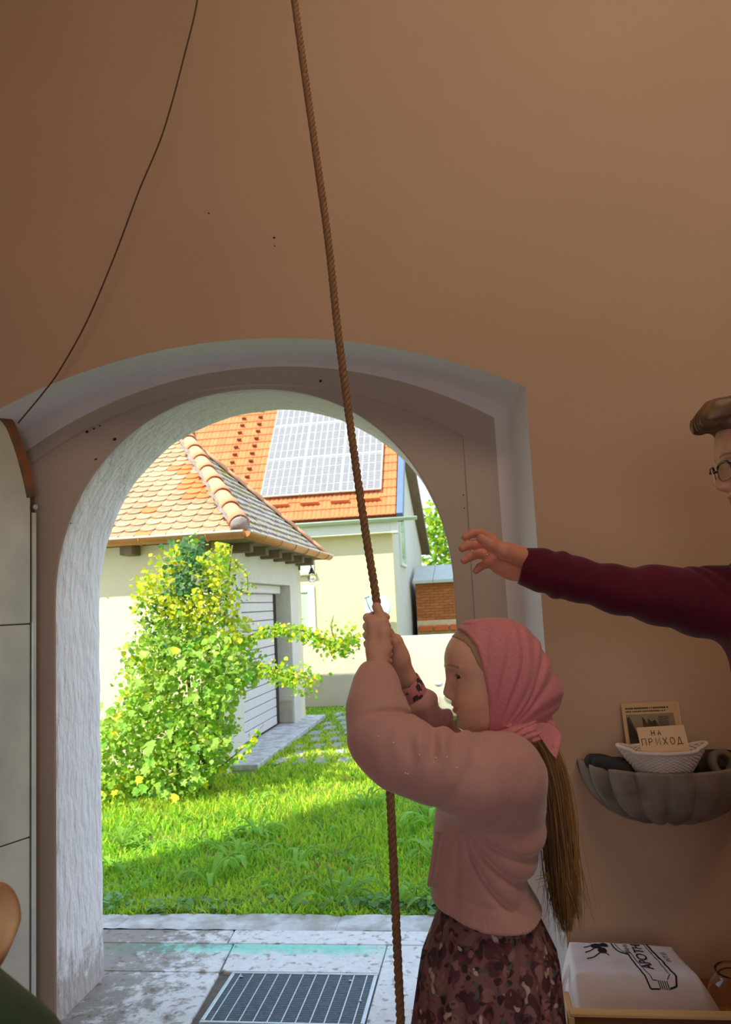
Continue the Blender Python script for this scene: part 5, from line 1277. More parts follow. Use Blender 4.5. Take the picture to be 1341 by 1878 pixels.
def hood_f(p):
    q = p - HC; q = np.stack([-q[:, 0], -q[:, 1], q[:, 2]], 1); t = section(q, HDT, 2.4)
    a = s_chain(p, WA, RA, .03); la, La = armlen(p, WA); tw = p[:, 2] * 55 + la * 40
    a = a + .0035 * np.exp(-((la - .055) / .010) ** 2) - .005 * np.exp(-((la - .075) / .012) ** 2) + .0014 * np.sin(la * 75 + 24 * p[:, 2]) * np.clip((la - .08) / .05, 0, 1) * np.clip((p[:, 2] - np.interp(la, [0, La], [WA[0][2], WA[-1][2]])) / .03 + .5, 0, 1)
    a = a + .0045 * np.exp(-((la - .42 + .9 * (p[:, 2] - WA[5][2])) / .014) ** 2) + .004 * np.exp(-((la - .47 + 1.1 * (p[:, 2] - WA[5][2])) / .014) ** 2)
    cut = (p - WA[0]) @ ((WA[0] - WA[1]) / np.linalg.norm(WA[0] - WA[1])); a = np.maximum(a, cut)
    b = s_chain(p + np.array([.021, 0, 0]), [(.66, WY - .19, 1.39), (.69, WY - .245, 1.12), (.62, WY - .255, .88)], [.075, .062, .045], .03); cut = .865 - p[:, 2]; b = np.maximum(b, cut)
    d = smin(smin(t, a, .06), b, .04) + .0035 * vnoise(p, 16, 5) + .002 * vnoise(p, 40, 6)
    hood = s_chain(p + np.array([.021, 0, 0]), [(.60, WY - .085, 1.45), (.72, WY - .10, 1.46), (.77, WY, 1.44), (.72, WY + .10, 1.46), (.60, WY + .085, 1.45)], [.030, .045, .055, .045, .030], .03); d = smin(d, hood, .03)
    d = smax(d, -s_cap(p, WNB + (-.02, 0, .10), WNB + (0, 0, .005), .066, .062), .01); return d
V, Q = isosurf(hood_f, (.03, 1.30, .82), (.86, 1.98, 1.56), .006); hd = obj('hoodie', amesh('hoodie', V - WO, Q, m_hoodie), wom)
zp = []
for z in np.linspace(1.40, .88, 40):
    x = np.linspace(.35, .66, 300); P = np.stack([x, np.full(300, WY - .035), np.full(300, z)], 1); v = hood_f(P); zp.append(P[np.argmax(v < 0)] + np.array([-.001, 0, 0]))
zp = np.array(zp); zm = MB(); m_zip = mat('brass_grey_zip', lin((150, 140, 124)), .4, .2, 60, metal=.6)
for v in spline(zp, 150): zm.box(v + np.array([-.003, -.006, -.0012]), v + np.array([.003, .006, .0012]))
obj('zip', amesh('zip', np.vstack(zm.v) - WO, zm.f, m_zip, False), hd)
MB().tube(zp + np.array([.001, -.010, 0]) - WO, .004, 6).obj('zip_flap', m_rib, hd, True); MB().tube(zp + np.array([.001, .010, 0]) - WO, .004, 6).obj('zip_flap', m_rib, hd, True)
m_jean = mat('dark_trousers', lin((52, 54, 66)), .9, .1, 30, .2, 200, .001)
def trs(p):
    p = p + np.array([.021, 0, 0])
    d = None
    for s in (-1, 1):
        c = s_chain(p, [(.65, WY + s * .075, .90), (.645, WY + s * .095, .50), (.665, WY + s * .10, .07)], [.118, .085, .068], .03); d = c if d is None else smin(d, c, .04)
    return smax(d, .03 - p[:, 2], .005)
V, Q = isosurf(trs, (.4, WY - .3, 0), (.86, WY + .3, 1.05), .011); obj('trousers', amesh('trousers', V - WO, Q, m_jean), wom)
for s in (-1, 1):
    def wsh(p, s=s): return smax(s_cap(p, (.70, WY + s * .10, .05), (.48, WY + s * .11, .04), .055, .045), -(p[:, 2] - .002), .006)
    V, Q = isosurf(wsh, (.35, WY - .2, 0), (.8, WY + .2, .12), .009); obj('shoe', amesh('shoe', V - WO, Q, m_shoe), wom)
m_whair = mat('dark_brown_hair', lin((78, 56, 40)), .45, .35, 30, .4, 140, .002, .5, stretch=(1, 1, .25), col2=lin((126, 98, 66)), c2scale=9, c2pos=(.52, .66))
WHL = np.array([(-.11, -.06), (-.05, -.02), (.0, .005), (.03, .015), (.05, .04), (.065, .060), (.085, .085), (.11, .11)])
def whair(p):
    q = wl_(p); d = section(q, AD_HEAD) - .014 - .003 * vnoise(q, 45, 4); e = np.interp(q[:, 2], WHL[:, 0], WHL[:, 1]); d = smax(d, q[:, 0] - e, .01); d = smax(d, -.075 - q[:, 2], .01)
    fr = None
    for a, b, c, r in ((.02, .066, .058, .020), (-.015, .070, .054, .018), (.045, .058, .052, .016)):
        k = s_chain(q, [(.045, a, .104), (.076, a, .100), (.097, a * .9 + .004, .090), (.111, a * .7 + .006, .078)], [r * 1.15, r * 1.15, r * .8, .002], .012); fr = k if fr is None else smin(fr, k, .012)
    fr = fr + .0012 * np.sin(q[:, 1] * 500 + 60 * q[:, 2]); d = smin(d, fr, .02)
    return d * WS
V, Q = isosurf(whair, WHO - np.array([.2, .16, .16]), WHO + np.array([.17, .16, .18]), .003, 3.5); obj('hair', amesh('hair', V - WO, Q, m_whair), wom)
m_frame = mat('black_spectacle_frame', lin((34, 30, 30)), .25, .05, 5, spec=.6)
m_lens = bpy.data.materials.new('lens_glass'); m_lens.use_nodes = True
_n = m_lens.node_tree.nodes['Principled BSDF']; _n.inputs['Transmission Weight'].default_value = 1; _n.inputs['Roughness'].default_value = 0; _n.inputs['IOR'].default_value = 1.05; _n.inputs['Base Color'].default_value = (.98, .97, .96, 1)
gm = MB(); gl = []
for s in (1, -1):
    ring = [(.0935 - .18 * abs(y) + .018 * 0, s * (.033 + .023 * math.copysign(abs(math.cos(t)) ** .6, math.cos(t))), -.004 + .016 * math.copysign(abs(math.sin(t)) ** .6, math.sin(t))) for t in np.linspace(0, 2 * np.pi, 29) for y in (.033 + .023 * math.cos(t),)]
    P = np.array([ww(r) for r in ring]); gm.tube(P, np.where(np.array(ring)[:, 2] > .004, .0026, .0009), 6, False)
    gl.append(P[:-1]); gm.tube([ww((.086, s * .058, .006)), ww((.03, s * .077, .006)), ww((-.015, s * .078, .002)), ww((-.03, s * .076, -.012))], .0018, 6)
gm.tube([ww((.0925, .010, .0)), ww((.097, 0, .003)), ww((.0925, -.010, .0))], .0014, 6)
gs = obj('glasses', amesh('glasses', np.vstack(gm.v) - WO, gm.f, m_frame), wom)
for P in gl:
    c = P.mean(0); off = WHR[:, 0] * .0006; n = len(P); V = np.vstack([P + off, P - off, [c + off], [c - off]])
    obj('lens', amesh('lens', V - WO, [(i, (i + 1) % n, 2 * n) for i in range(n)] + [(n + (i + 1) % n, n + i, 2 * n + 1) for i in range(n)] + [(i, n + i, n + (i + 1) % n, (i + 1) % n) for i in range(n)], m_lens, False), gs)
m_gold = mat('silver_ring', lin((226, 214, 190)), .2, .05, 10, metal=1.0)
c = wg(889, 1016.5, -.005); ax = wg(878, 1016, -.012) - wg(902, 1017, .004); ax /= np.linalg.norm(ax); e1 = np.cross(ax, (0, 0, 1)); e1 /= np.linalg.norm(e1); e2 = np.cross(ax, e1)
t = np.linspace(0, 2 * np.pi, 25); MB().tube(c - WO + .0100 * (np.cos(t)[:, None] * e1 + np.sin(t)[:, None] * e2), .0016, 6, False).obj('finger_ring', m_gold, wom, True, label='silver ring on her finger')

# =========================================================== the child close to the camera: one ear and a dark green coat
CYc = .60
kid = empty('person', (at(-233, 1700, CYc)[0], CYc, 0), 'person close to camera in dark green coat, only an ear showing', 'person')
KO = np.array(kid.location)
KHO, KHR = frame((at(-257, 1690, CYc)[0], CYc + .02, at(5, 1722, CYc)[2]), (-.40, .92, 0))
def kl(p): return (p - KHO) @ KHR
def kw(q): return KHO + np.asarray(q) @ KHR.T
ER_C = np.array([-.004, -.088, -.010])
def kear(q):
    e = (q - ER_C) * np.array([1, -1, 1]); e2 = e.copy(); c_, s_ = math.cos(1.05), math.sin(1.05); e2[:, 0] = c_ * e[:, 0] + s_ * e[:, 1]; e2[:, 1] = -s_ * e[:, 0] + c_ * e[:, 1]
    w_ = np.where(e2[:, 2] > 0, .0205, .0205 - .30 * np.clip(-e2[:, 2], 0, .04)); r = np.sqrt((e2[:, 0] / w_) ** 2 + (e2[:, 2] / .034) ** 2)
    rim = np.hypot((r - .86) * .020, e2[:, 1] - .003) - .0036; plate = np.maximum(np.abs(e2[:, 1] + .001 - .004 * r) - .0022, (r - .9) * .018); return smin(rim, plate, .004)
KNB = kw((-.02, 0, -.175))
def khead(p):
    q = kl(p); d = head_sd(q, CH_HEAD)
    d = smin(d, kear(q), .004); e2 = kear(q * np.array([1, -1, 1])); d = smin(d, e2, .004); return smin(d, s_cap(p, kw((-.015, 0, -.06)), KNB, .046, .05), .03)
V, Q = isosurf(khead, KHO - np.array([.14, .14, .2]), KHO + np.array([.14, .14, .12]), .0022, 3.5)
q = kl(V); Cc = skin_cols(q, (236, 196, 150), (196, 110, 102), (132, 96, 70)); e = (q - ER_C); rr = np.hypot(e[:, 0] * .7 + e[:, 1] * -.7, e[:, 2] * .62)
isear = np.abs(q[:, 1]) > .0725; kk = np.clip((rr - .0135) / .006, 0, 1) * isear; Cc = Cc * (1 - .62 * kk[:, None]) + np.array(lin((150, 92, 58))) * (.62 * kk[:, None])
kparts = [(V, Q, Cc)]
def ktrunk(p):
    x, y = KO[0], KO[1]; d = s_cap(p, (x, y, .98), (x, y, .70), .085); d = smin(d, s_cap(p, KNB, (x, y, 1.0), .045), .03)
    for s in (-1, 1): d = smin(d, s_chain(p, [(x + s * .055, y, .66), (x + s * .06, y, .34), (x + s * .06, y - .01, .06)], [.07, .045, .032], .02), .03); d = smin(d, s_cap(p, (x + s * .06, y - .02, .035), (x + s * .06, y + .1, .028), .03, .025), .02)
    return d
V, Q = isosurf(ktrunk, KO - np.array([.2, .2, 0]), KO + np.array([.2, .2, 1.15]), .01); kparts.append((V, Q, np.tile(hc, (len(V), 1))))
V, Q, Cc = join(kparts); obj('body', amesh('body', V - KO, Q, m_skin, True, Cc), kid)
eyes(kid, KHO, KHR, KO)
m_coat = mat('dark_green_coat', lin((58, 84, 58)), .9, .25, 14, .3, 120, .002, .1, sheen=.3)
sh_a, sh_b = at(-95, 1868, CYc), at(6, 1968, CYc)
def coat(p):
    x, y = KO[0], KO[1]; d = s_chain(p, [(x, y, 1.0), (x, y, .8), (x, y, .55)], [.125, .14, .16], .05)
    d = smin(d, s_chain(p, [sh_a, sh_b, sh_b + np.array([.03, 0, -.25]), sh_b + np.array([.02, .06, -.45])], [.043, .040, .05, .042], .03), .05)
    l = sh_a * np.array([1, 1, 1]); l = np.array([2 * x - sh_a[0], y, sh_a[2]]); m = np.array([2 * x - sh_b[0], y, sh_b[2]]); d = smin(d, s_chain(p, [l, m, m + np.array([-.03, 0, -.25]), m + np.array([-.02, .06, -.45])], [.043, .040, .05, .042], .03), .05)
    hood = s_chain(p, [(x - .07, y + .03, 1.07), (x - .06, y - .06, 1.06), (x + .0, y - .10, 1.04), (x + .06, y - .06, 1.06), (x + .07, y + .03, 1.07)], [.03, .04, .05, .04, .03], .03); d = smin(d, hood, .03)
    d = smax(d, -s_cap(p, KNB + (0, 0, .1), KNB, .062, .055), .01); return smax(d, .42 - p[:, 2], .01) + .003 * vnoise(p, 22, 8)
V, Q = isosurf(coat, KO + np.array([-.36, -.26, .38]), KO + np.array([.36, .26, 1.2]), .008); obj('coat', amesh('coat', V - KO, Q, m_coat), kid)
def kt(p):
    x, y = KO[0], KO[1]; d = None
    for s in (-1, 1):
        c = s_chain(p, [(x + s * .055, y, .60), (x + s * .06, y, .05)], [.085, .055]); d = c if d is None else smin(d, c, .03)
    return smax(d, .02 - p[:, 2], .005)
V, Q = isosurf(kt, KO + np.array([-.2, -.2, 0]), KO + np.array([.2, .2, .75]), .012); obj('trousers', amesh('trousers', V - KO, Q, m_jean), kid)
for s in (-1, 1):
    def ks(p, s=s): return smax(s_cap(p, (KO[0] + s * .06, KO[1] - .03, .045), (KO[0] + s * .06, KO[1] + .11, .036), .045, .036), -(p[:, 2] - .002), .006)
    V, Q = isosurf(ks, KO + np.array([-.2, -.2, 0]), KO + np.array([.2, .25, .12]), .009); obj('shoe', amesh('shoe', V - KO, Q, m_shoe), kid)
def kh(p):
    q = kl(p); d = section(q, CH_HEAD) - .008 - .002 * vnoise(q, 50, 4); d = smax(d, q[:, 0] - np.interp(q[:, 2], (-.1, 0, .05, .1), (-.035, .0, .05, .08)), .01); return smax(d, -.07 - q[:, 2], .01)
V, Q = isosurf(kh, KHO - np.array([.14, .14, .14]), KHO + np.array([.14, .14, .14]), .005, 3.5); obj('hair', amesh('hair', V - KO, Q, m_hair), kid)
# ------------------------------------------------------------------ ropes
m_rope = mat('brown_hemp_rope', lin((150, 116, 86)), .9, .2, 90, .4, 500, .001, .1)
RP = [at(*p) for p in ((470, -480, 1.62), (540, 0, 1.56), (561, 150, 1.545), (581, 290, 1.53), (602, 440, 1.515), (618, 590, 1.50), (636, 730, 1.49), (655, 870, 1.475), (672, 985, 1.465), (691, 1105, 1.455), (699, 1215, 1.455), (714, 1425, 1.455), (724, 1640, 1.455), (735, 1878, 1.455), (740, 2010, 1.455), (742, 2130, 1.46))]
RP[0] = RP[1] + (RP[1] - RP[2]) * ((4.40 - RP[1][2]) / (RP[1][2] - RP[2][2]))
def twisted(P, n, rad, strand, pitch, k=3):
    C = spline(P, n); s = np.concatenate([[0], np.cumsum(np.linalg.norm(np.diff(C, axis=0), axis=1))]); m = int(s[-1] / pitch * 9); u = np.linspace(0, s[-1], m); C = np.stack([np.interp(u, s, C[:, i]) for i in range(3)], 1)
    T, N, B = frames(C); mb = MB()
    for j in range(k):
        a = u / pitch * 2 * np.pi + j * 2 * np.pi / k; mb.tube(C + rad * (np.cos(a)[:, None] * N + np.sin(a)[:, None] * B), strand, 6)
    return mb
obj('bell_rope', twisted(RP, 400, .0040, .0044, .036).mesh('bell_rope', m_rope, True), None, 'long twisted brown bell rope hanging down through the hands of the girl', 'rope')
m_cord = mat('dark_cord', lin((96, 78, 62)), .9, .2, 60)
CP = [at(*p) for p in ((366, -20, 2.30), (362, 0, 2.30), (340, 95, 2.31), (300, 240, 2.33), (255, 350, 2.35), (210, 470, 2.37), (160, 588, 2.40), (110, 678, 2.43), (78, 722, 2.45), (33, 776, 2.50))]
CP = [np.array([CP[1][0] + .05, 2.27, 4.40]), np.array([CP[1][0] + .042, 2.28, 3.95]), np.array([CP[1][0] + .028, 2.29, 3.6])] + CP[1:]
obj('thin_cord', twisted(CP, 200, .0013, .0018, .016, 2).mesh('thin_cord', m_cord, True), None, 'thin dark twisted cord sagging from above to the door leaf', 'cord')

# ------------------------------------------------------------------ scalloped stone basin on the wall
m_stone_b = mat('grey_stone_basin', lin((150, 138, 130)), .85, .16, 9, .3, 60, .004, .25, col2=lin((112, 100, 94)), c2scale=7)
BX, BZ, BR_, BD = at(1229, 1400, 2.38)[0], .913, .243, .172
bas = empty('stone_basin', (BX, 2.5, BZ), 'grey scallop shell stone basin mounted on the wall', 'basin')
NL = 9
def shell(off, nth=200, nph=26):
    V = []
    for i in range(nph):
        f_ = math.pi / 2 * i / (nph - 1)
        for j in range(nth):
            t = math.pi * j / (nth - 1); lob = abs(math.sin(NL * t)) ** .55; R = (BR_ * (.925 + .085 * lob) - off); D = (BD * (.93 + .07 * lob) - off)
            rr = R * math.cos(f_) ** .62 if i < nph - 1 else 0; y = -rr * math.sin(t) * 1.04; V.append((-rr * math.cos(t), min(y, 0), -D * math.sin(f_) ** 1.15 + .006 * lob * math.cos(f_)))
    return V
nth, nph = 200, 26; A = shell(0); B = shell(.013); n = nth * nph; Fs = []
for i in range(nph - 1):
    for j in range(nth - 1):
        a = i * nth + j; Fs += [(a, a + nth, a + nth + 1, a + 1), (n + a, n + a + 1, n + a + nth + 1, n + a + nth)]
for j in range(nth - 1): Fs.append((j, j + 1, n + j + 1, n + j))
obj('bowl', amesh('bowl', A + B, Fs, m_stone_b), bas)
MB().prism([(-BR_ * math.cos(t), -.001, -BD * math.sin(t) * .98) for t in np.linspace(0, np.pi, 40)], (0, -.012, 0)).obj('back_plate', m_stone_b, bas)
# what lies in the basin
m_dkcloth = mat('black_cloth', lin((52, 48, 48)), .85, .2, 20, .3, 80, .003); m_tin = mat('dark_glass_jar', lin((44, 52, 52)), .15, .1, 8, spec=.7); m_rim = mat('bright_rim', lin((214, 220, 214)), .2, .1, 20, metal=.8); m_tape = mat('tape_roll', lin((120, 110, 96)), .6, .1, 20)
def blob(nm, parts, m, label, cat, lo, hi, h=.004, amp=.006, fr=50):
    def f_(p):
        d = None
        for a, b, r in parts: c = s_cap(p, a, b, r); d = c if d is None else smin(d, c, .02)
        return d + amp * vnoise(p, fr, 13)
    V, Q = isosurf(f_, lo, hi, h); c = V.mean(0); c[2] = V[:, 2].min(); return obj(nm, amesh(nm, V - c, Q, m), None, label, cat, loc=tuple(c))
cz = BZ - .0
blob('glove', [((BX - .205, 2.43, cz + .004), (BX - .12, 2.36, cz + .0), .026), ((BX - .215, 2.40, cz + .018), (BX - .15, 2.35, cz + .016), .011), ((BX - .20, 2.37, cz + .010), (BX - .13, 2.33, cz + .006), .012), ((BX - .13, 2.40, cz - .02), (BX - .09, 2.38, cz - .04), .03)], m_dkcloth, 'crumpled black glove lying in the stone basin beside the basket', 'glove', (BX - .26, 2.28, cz - .1), (BX - .03, 2.49, cz + .06))
jar = empty('glass_jar', (BX - .005, 2.352, BZ - .10), 'dark glass jar with bright rim under the basket in the basin', 'jar')
MB().lathe([(0, 0), (.055, 0), (.062, .01), (.062, .078), (.056, .084), (0, .084)], n=28).obj('jar_body', m_tin, jar, True)
MB().lathe([(.052, .082), (.060, .082), (.062, .089), (.056, .092), (.052, .090)], n=28).obj('rim', m_rim, jar, True)
tp = MB().lathe([(.024, -.014), (.040, -.014), (.041, 0), (.040, .014), (.024, .014), (.024, -.014)], n=26, M=Matrix.Rotation(math.radians(68), 4, 'X') @ Matrix.Rotation(math.radians(25), 4, 'Y')).mesh('tape_roll', m_tape, True)
obj('tape_roll', tp, None, 'roll of brownish tape standing in the basin right of the basket', 'tape', loc=(BX + .128, 2.345, BZ + .008))
blob('dark_cloth', [((BX + .06, 2.44, cz + .0), (BX + .22, 2.45, cz + .0), .028), ((BX + .05, 2.38, cz - .03), (BX + .18, 2.40, cz - .035), .03)], m_dkcloth, 'folded dark cloth at the back of the stone basin', 'cloth', (BX - .02, 2.3, cz - .1), (BX + .28, 2.495, cz + .06))
# basket with its card
m_bask = mat('white_wicker', lin((226, 216, 208)), .7, .06, 40, .2, 200, .001)
KX, KY = at(1214, 1372, 2.34)[0], 2.34
KZ0, KZ1 = BZ - .005, at(1214, 1386, 2.25)[2]
bk = empty('wicker_basket', (KX, KY, KZ0), 'white woven oval basket with pointed ends sitting in the stone basin', 'basket')
hB = KZ1 - KZ0; V = []; nt, nl = 120, 15
def bpt(t, u, inner=0):
    a, b = .072 + .028 * u ** .9 - inner, .052 + .022 * u ** .9 - inner; c, s = math.cos(t), math.sin(t); tip = .018 * u * max(0, abs(c) - .86) / .14
    return ((a + tip) * c, b * s, hB * u + .014 * u * max(0, abs(c) - .80) / .20)
bm_ = MB()
for k in range(nl):
    u = k / (nl - 1); t = np.linspace(0, 2 * np.pi, nt + 1); w_ = .0022 * np.sin(t * 30 + k * np.pi); P = np.array([bpt(x, u) for x in t]); P[:, :2] *= (1 + w_ / .08)[:, None]; bm_.tube(P, .0034, 6, False)
bm_.obj('woven_side', m_bask, bk, True)
MB().tube([bpt(x, 1.0) for x in np.linspace(0, 2 * np.pi, 90)], .0056, 8, False).obj('rim', m_bask, bk, True)
t = np.linspace(0, 2 * np.pi, 41)[:-1]; MB().prism([(.069 * math.cos(x), .047 * math.sin(x), 0) for x in t], (0, 0, .004)).obj('bottom', m_bask, bk)
m_card = mat('cream_card', lin((224, 196, 160)), .8, .03, 10); m_ink = mat('dark_green_ink', lin((62, 70, 40)), .7)
ca, cb, cc_ = at(1176, 1374, 2.305), at(1264, 1369, 2.305), at(1173, 1334, 2.335)
CO = (ca + cb) / 2; cxv = cb - ca; cyv = cc_ - ca; cyv = cyv - cxv * (cyv @ cxv) / (cxv @ cxv); cw, chh = np.linalg.norm(cxv), np.linalg.norm(cyv); M4 = slope_frame(CO, cxv, cyv)
card = empty('card_sign', CO, 'small cream card hand-lettered НА ПРИХОД standing in the white basket', 'card'); M4.translation = (0, 0, 0)
MB().box((-cw / 2, -.012, -.0012), (cw / 2, chh, 0), M4).obj('sheet', m_card, card)
LET = {'Н': [((0, 0), (0, 1)), ((.6, 0), (.6, 1)), ((0, .5), (.6, .5))], 'А': [((0, 0), (.33, 1), (.66, 0)), ((.13, .36), (.53, .36))], 'П': [((0, 0), (0, 1), (.6, 1), (.6, 0))], 'Р': [((0, 0), (0, 1), (.4, .98), (.55, .78), (.4, .52), (0, .48))],
       'И': [((0, 1), (0, 0), (.6, 1), (.6, 0))], 'Х': [((0, 0), (.6, 1)), ((0, 1), (.6, 0))], 'О': [tuple((.32 + .32 * math.cos(a), .5 + .5 * math.sin(a)) for a in np.linspace(0, 6.283, 14))], 'Д': [((-.05, -.18), (-.05, 0), (.7, 0), (.7, -.18)), ((.06, 0), (.3, 1), (.45, 1), (.56, 0))]}
ink = MB()
def write(word, x0, y0, h, dx, r=.0011):
    x = x0
    for ch_ in word:
        for st in LET[ch_]: ink.tube(np.array([(M4 @ Vector((x + a * h * .95, y0 + b * h, .0004)))[:] for a, b in st]), r, 5)
        x += dx
k_ = cw / 89.0                                            # metres per millimetre-sized step of the card
write('НА', -19 * k_, 25.5 * k_, 9.5 * k_, 11.5 * k_); write('ПРИХОД', -40 * k_, 6.5 * k_, 13 * k_, 13.2 * k_)
ink.obj('lettering', m_ink, card)
# booklet leaning on the wall behind the basket
m_cover = mat('beige_booklet', lin((206, 176, 132)), .75, .05, 10); m_print = mat('dark_print', lin((66, 60, 54)), .8, .3, 60); m_pic = mat('grey_photo_print', lin((150, 134, 108)), .8, .15, 25)
p0, p1, p2 = at(1150, 1372, 2.455), at(1256, 1368, 2.455), at(1143, 1290, 2.488)
BO = (p0 + p1) / 2; vx = p1 - p0; vy = p2 - p0; vy = vy - vx * (vy @ vx) / (vx @ vx); bw, bh = np.linalg.norm(vx), np.linalg.norm(vy); Mb = slope_frame(BO, vx, vy); Mb.translation = (0, 0, 0)
bkl = empty('booklet', BO, 'beige booklet with dark mountain pictures leaning on the wall behind the basket', 'booklet')
MB().box((-bw / 2, -.02, -.006), (bw / 2, bh, 0), Mb).obj('cover', m_cover, bkl, bevel=.001)
MB().box((bw / 2 - .010, -.02, -.0058), (bw / 2 + .002, bh - .004, -.0008), Mb).obj('pages', m_card, bkl)
def fl(poly, m, nm): MB().prism([(Mb @ Vector((x * bw - bw / 2, y * bh, .0002)))[:] for x, y in poly], (Mb @ Vector((0, 0, .0006)))[:]).obj(nm, m, bkl)
fl([(.06, .05), (.90, .05), (.90, .74), (.06, .74)], m_pic, 'picture')
fl([(.07, .1), (.07, .66), (.12, .70), (.17, .52), (.22, .3), (.24, .1)], m_print, 'mountain'); fl([(.34, .36), (.34, .68), (.38, .62), (.42, .52), (.44, .64), (.50, .56), (.56, .60), (.62, .46), (.66, .34)], m_print, 'mountain')
tl = MB()
for y, x0, x1, hh in ((.855, .07, .80, .035), (.79, .07, .76, .026)):
    x = x0
    while x < x1:
        w_ = RNG.uniform(.012, .03); tl.prism([(Mb @ Vector(((x) * bw - bw / 2, yy * bh, .0004)))[:] for x, yy in ((x, y), (x + w_, y), (x + w_, y + hh), (x, y + hh))], (Mb @ Vector((0, 0, .0006)))[:]); x += w_ + (.006 if RNG.random() < .85 else .02)
for k in range(7):
    y = .66 - k * .034; tl.prism([(Mb @ Vector((x * bw - bw / 2, yy * bh, .001)))[:] for x, yy in ((.62, y), (.62 + RNG.uniform(.14, .2), y), (.80, y + .012), (.62, y + .012))], (Mb @ Vector((0, 0, .0005)))[:])
tl.obj('print_lines', m_print, bkl)

# ------------------------------------------------------------------ low table, sack, crate, bowl
m_wood = mat('warm_brown_wood', lin((150, 92, 48)), .5, .2, 6, .1, 60, .002, .4, stretch=(.25, 3, 3)); m_wood_l = mat('pale_edge_wood', lin((214, 176, 124)), .6, .12, 10, stretch=(.3, 3, 3)); m_wood_d = mat('dark_brown_board', lin((112, 66, 36)), .55, .2, 8, stretch=(.25, 3, 3))
TZ = .305
tbl = empty('low_table', (.75, 2.22, 0), 'low brown wooden table against the wall under the stone basin', 'table')
for k in range(4): MB().box((-.58, -.19 + k * .115, TZ - .022), (.75, -.19 + k * .115 + .113, TZ)).obj('plank', m_wood, tbl, bevel=.002)
for sx in (-.54, .69):
    for sy in (-.16, .24): MB().box((sx, sy, 0), (sx + .045, sy + .045, TZ - .022)).obj('leg', m_wood, tbl, bevel=.003)
MB().box((-.52, -.15, TZ - .09), (.7, -.13, TZ - .022)).obj('apron', m_wood, tbl)
# wooden crate in front of it
q0, q1 = at(1045, 1850, 1.93), at(1341, 1862, 1.93); CZ = (q0[2] + q1[2]) / 2
cr = empty('wooden_crate', ((q0[0] + q1[0] + .2) / 2, 1.80, 0), 'open wooden crate with pale top edge in front of the low table', 'crate'); CRX = q0[0] - cr.location.x; CRW = .54
MB().box((CRX, .118, .02), (CRX + CRW, .136, CZ - .004)).obj('front_board', m_wood_d, cr); MB().box((CRX, .112, CZ - .006), (CRX + CRW, .138, CZ + .002)).obj('top_edge', m_wood_l, cr, bevel=.0015)
for x in (CRX - .006, CRX + CRW - .006):
    MB().box((x, .112, .02), (x + .014, .232, CZ - .006)).obj('side_board', m_wood_l, cr, bevel=.0015)
MB().box((CRX, .218, .02), (CRX + CRW, .230, CZ - .05)).obj('rear_board', m_wood, cr); MB().box((CRX, .118, 0), (CRX + CRW, .230, .02)).obj('bottom', m_wood_d, cr)
wb = at(1000, 1872, 1.90); MB().box((-.10, -.02, 0), (.035, .05, at(1020, 1870, 1.88)[2])).obj('paper_box', mat('white_paper_box', lin((236, 234, 232)), .7), None, False, .002, 1, label='white paper box beside the wooden crate behind the girl', cat='box', loc=(q0[0] - .045, 1.90, 0))
# cotton sack
m_sack = mat('white_cotton', lin((250, 247, 252)), .95, .03, 20, .25, 300, .001, .1); m_logo = mat('black_print', lin((36, 36, 40)), .8)
sk0 = np.array([at(1040, 1800, 2.05)[0], 2.07, TZ]); SL_, SD_ = .385, .29
def sack_h(u, v):
    """height of the upper face over its footprint, u along and v back"""
    e = np.clip(u / .10, 0, 1) ** .6 * np.clip((1 - u) / .16, 0, 1) ** .75; f_ = np.clip(v / .36, 0, 1) ** .62 * np.clip((1 - v) / .10, 0, 1) ** .6
    P = np.stack([u * 3, v * 3, 0 * u], -1).reshape(-1, 3); return (.152 * e * f_ * (1 - .10 * (1 - v)) + .003 * vnoise(P, 4, 2).reshape(np.shape(u)) * e * f_ + .0022 * vnoise(P, 11, 6).reshape(np.shape(u)) * e * f_)
def sack_xy(u, v):
    x = SL_ * u + .02 * (u - .5) * (1 - v) + .045 * np.clip(u - .5, 0, 1) * (1 - v) - .035 * u * v; y = SD_ * v + .010 * np.sin(u * 5); return x, y
uu, vv = np.meshgrid(np.linspace(0, 1, 70), np.linspace(0, 1, 50)); X, Y = sack_xy(uu, vv); Hh = sack_h(uu, vv); T_ = np.stack([X, Y, Hh * .97 + .006], -1).reshape(-1, 3); Bt = np.stack([X, Y, np.maximum(.002, .006 - .05 * np.minimum(np.minimum(uu, 1 - uu), np.minimum(vv, 1 - vv)))], -1).reshape(-1, 3); n = 70 * 50
F1 = [(j * 70 + i, j * 70 + i + 1, (j + 1) * 70 + i + 1, (j + 1) * 70 + i) for j in range(49) for i in range(69)]; F2 = [tuple(n + k for k in f[::-1]) for f in F1]
bd = [i for i in range(70)] + [j * 70 + 69 for j in range(1, 50)] + [49 * 70 + i for i in range(68, -1, -1)] + [j * 70 for j in range(48, 0, -1)]
F3 = [(bd[(k + 1) % len(bd)], bd[k], n + bd[k], n + bd[(k + 1) % len(bd)]) for k in range(len(bd))]
sack = empty('cotton_sack', sk0, 'plump white cotton drawstring sack with black printed lettering on the low table', 'bag'); obj('cloth', amesh('cloth', np.vstack([T_, Bt]), F1 + F2 + F3, m_sack), sack)
def onsack(P, lift=.0012):
    P = np.asarray(P, float); x, y = sack_xy(P[:, 0], P[:, 1]); return np.stack([x, y, sack_h(P[:, 0], P[:, 1]) * .97 + .006 + lift], 1)
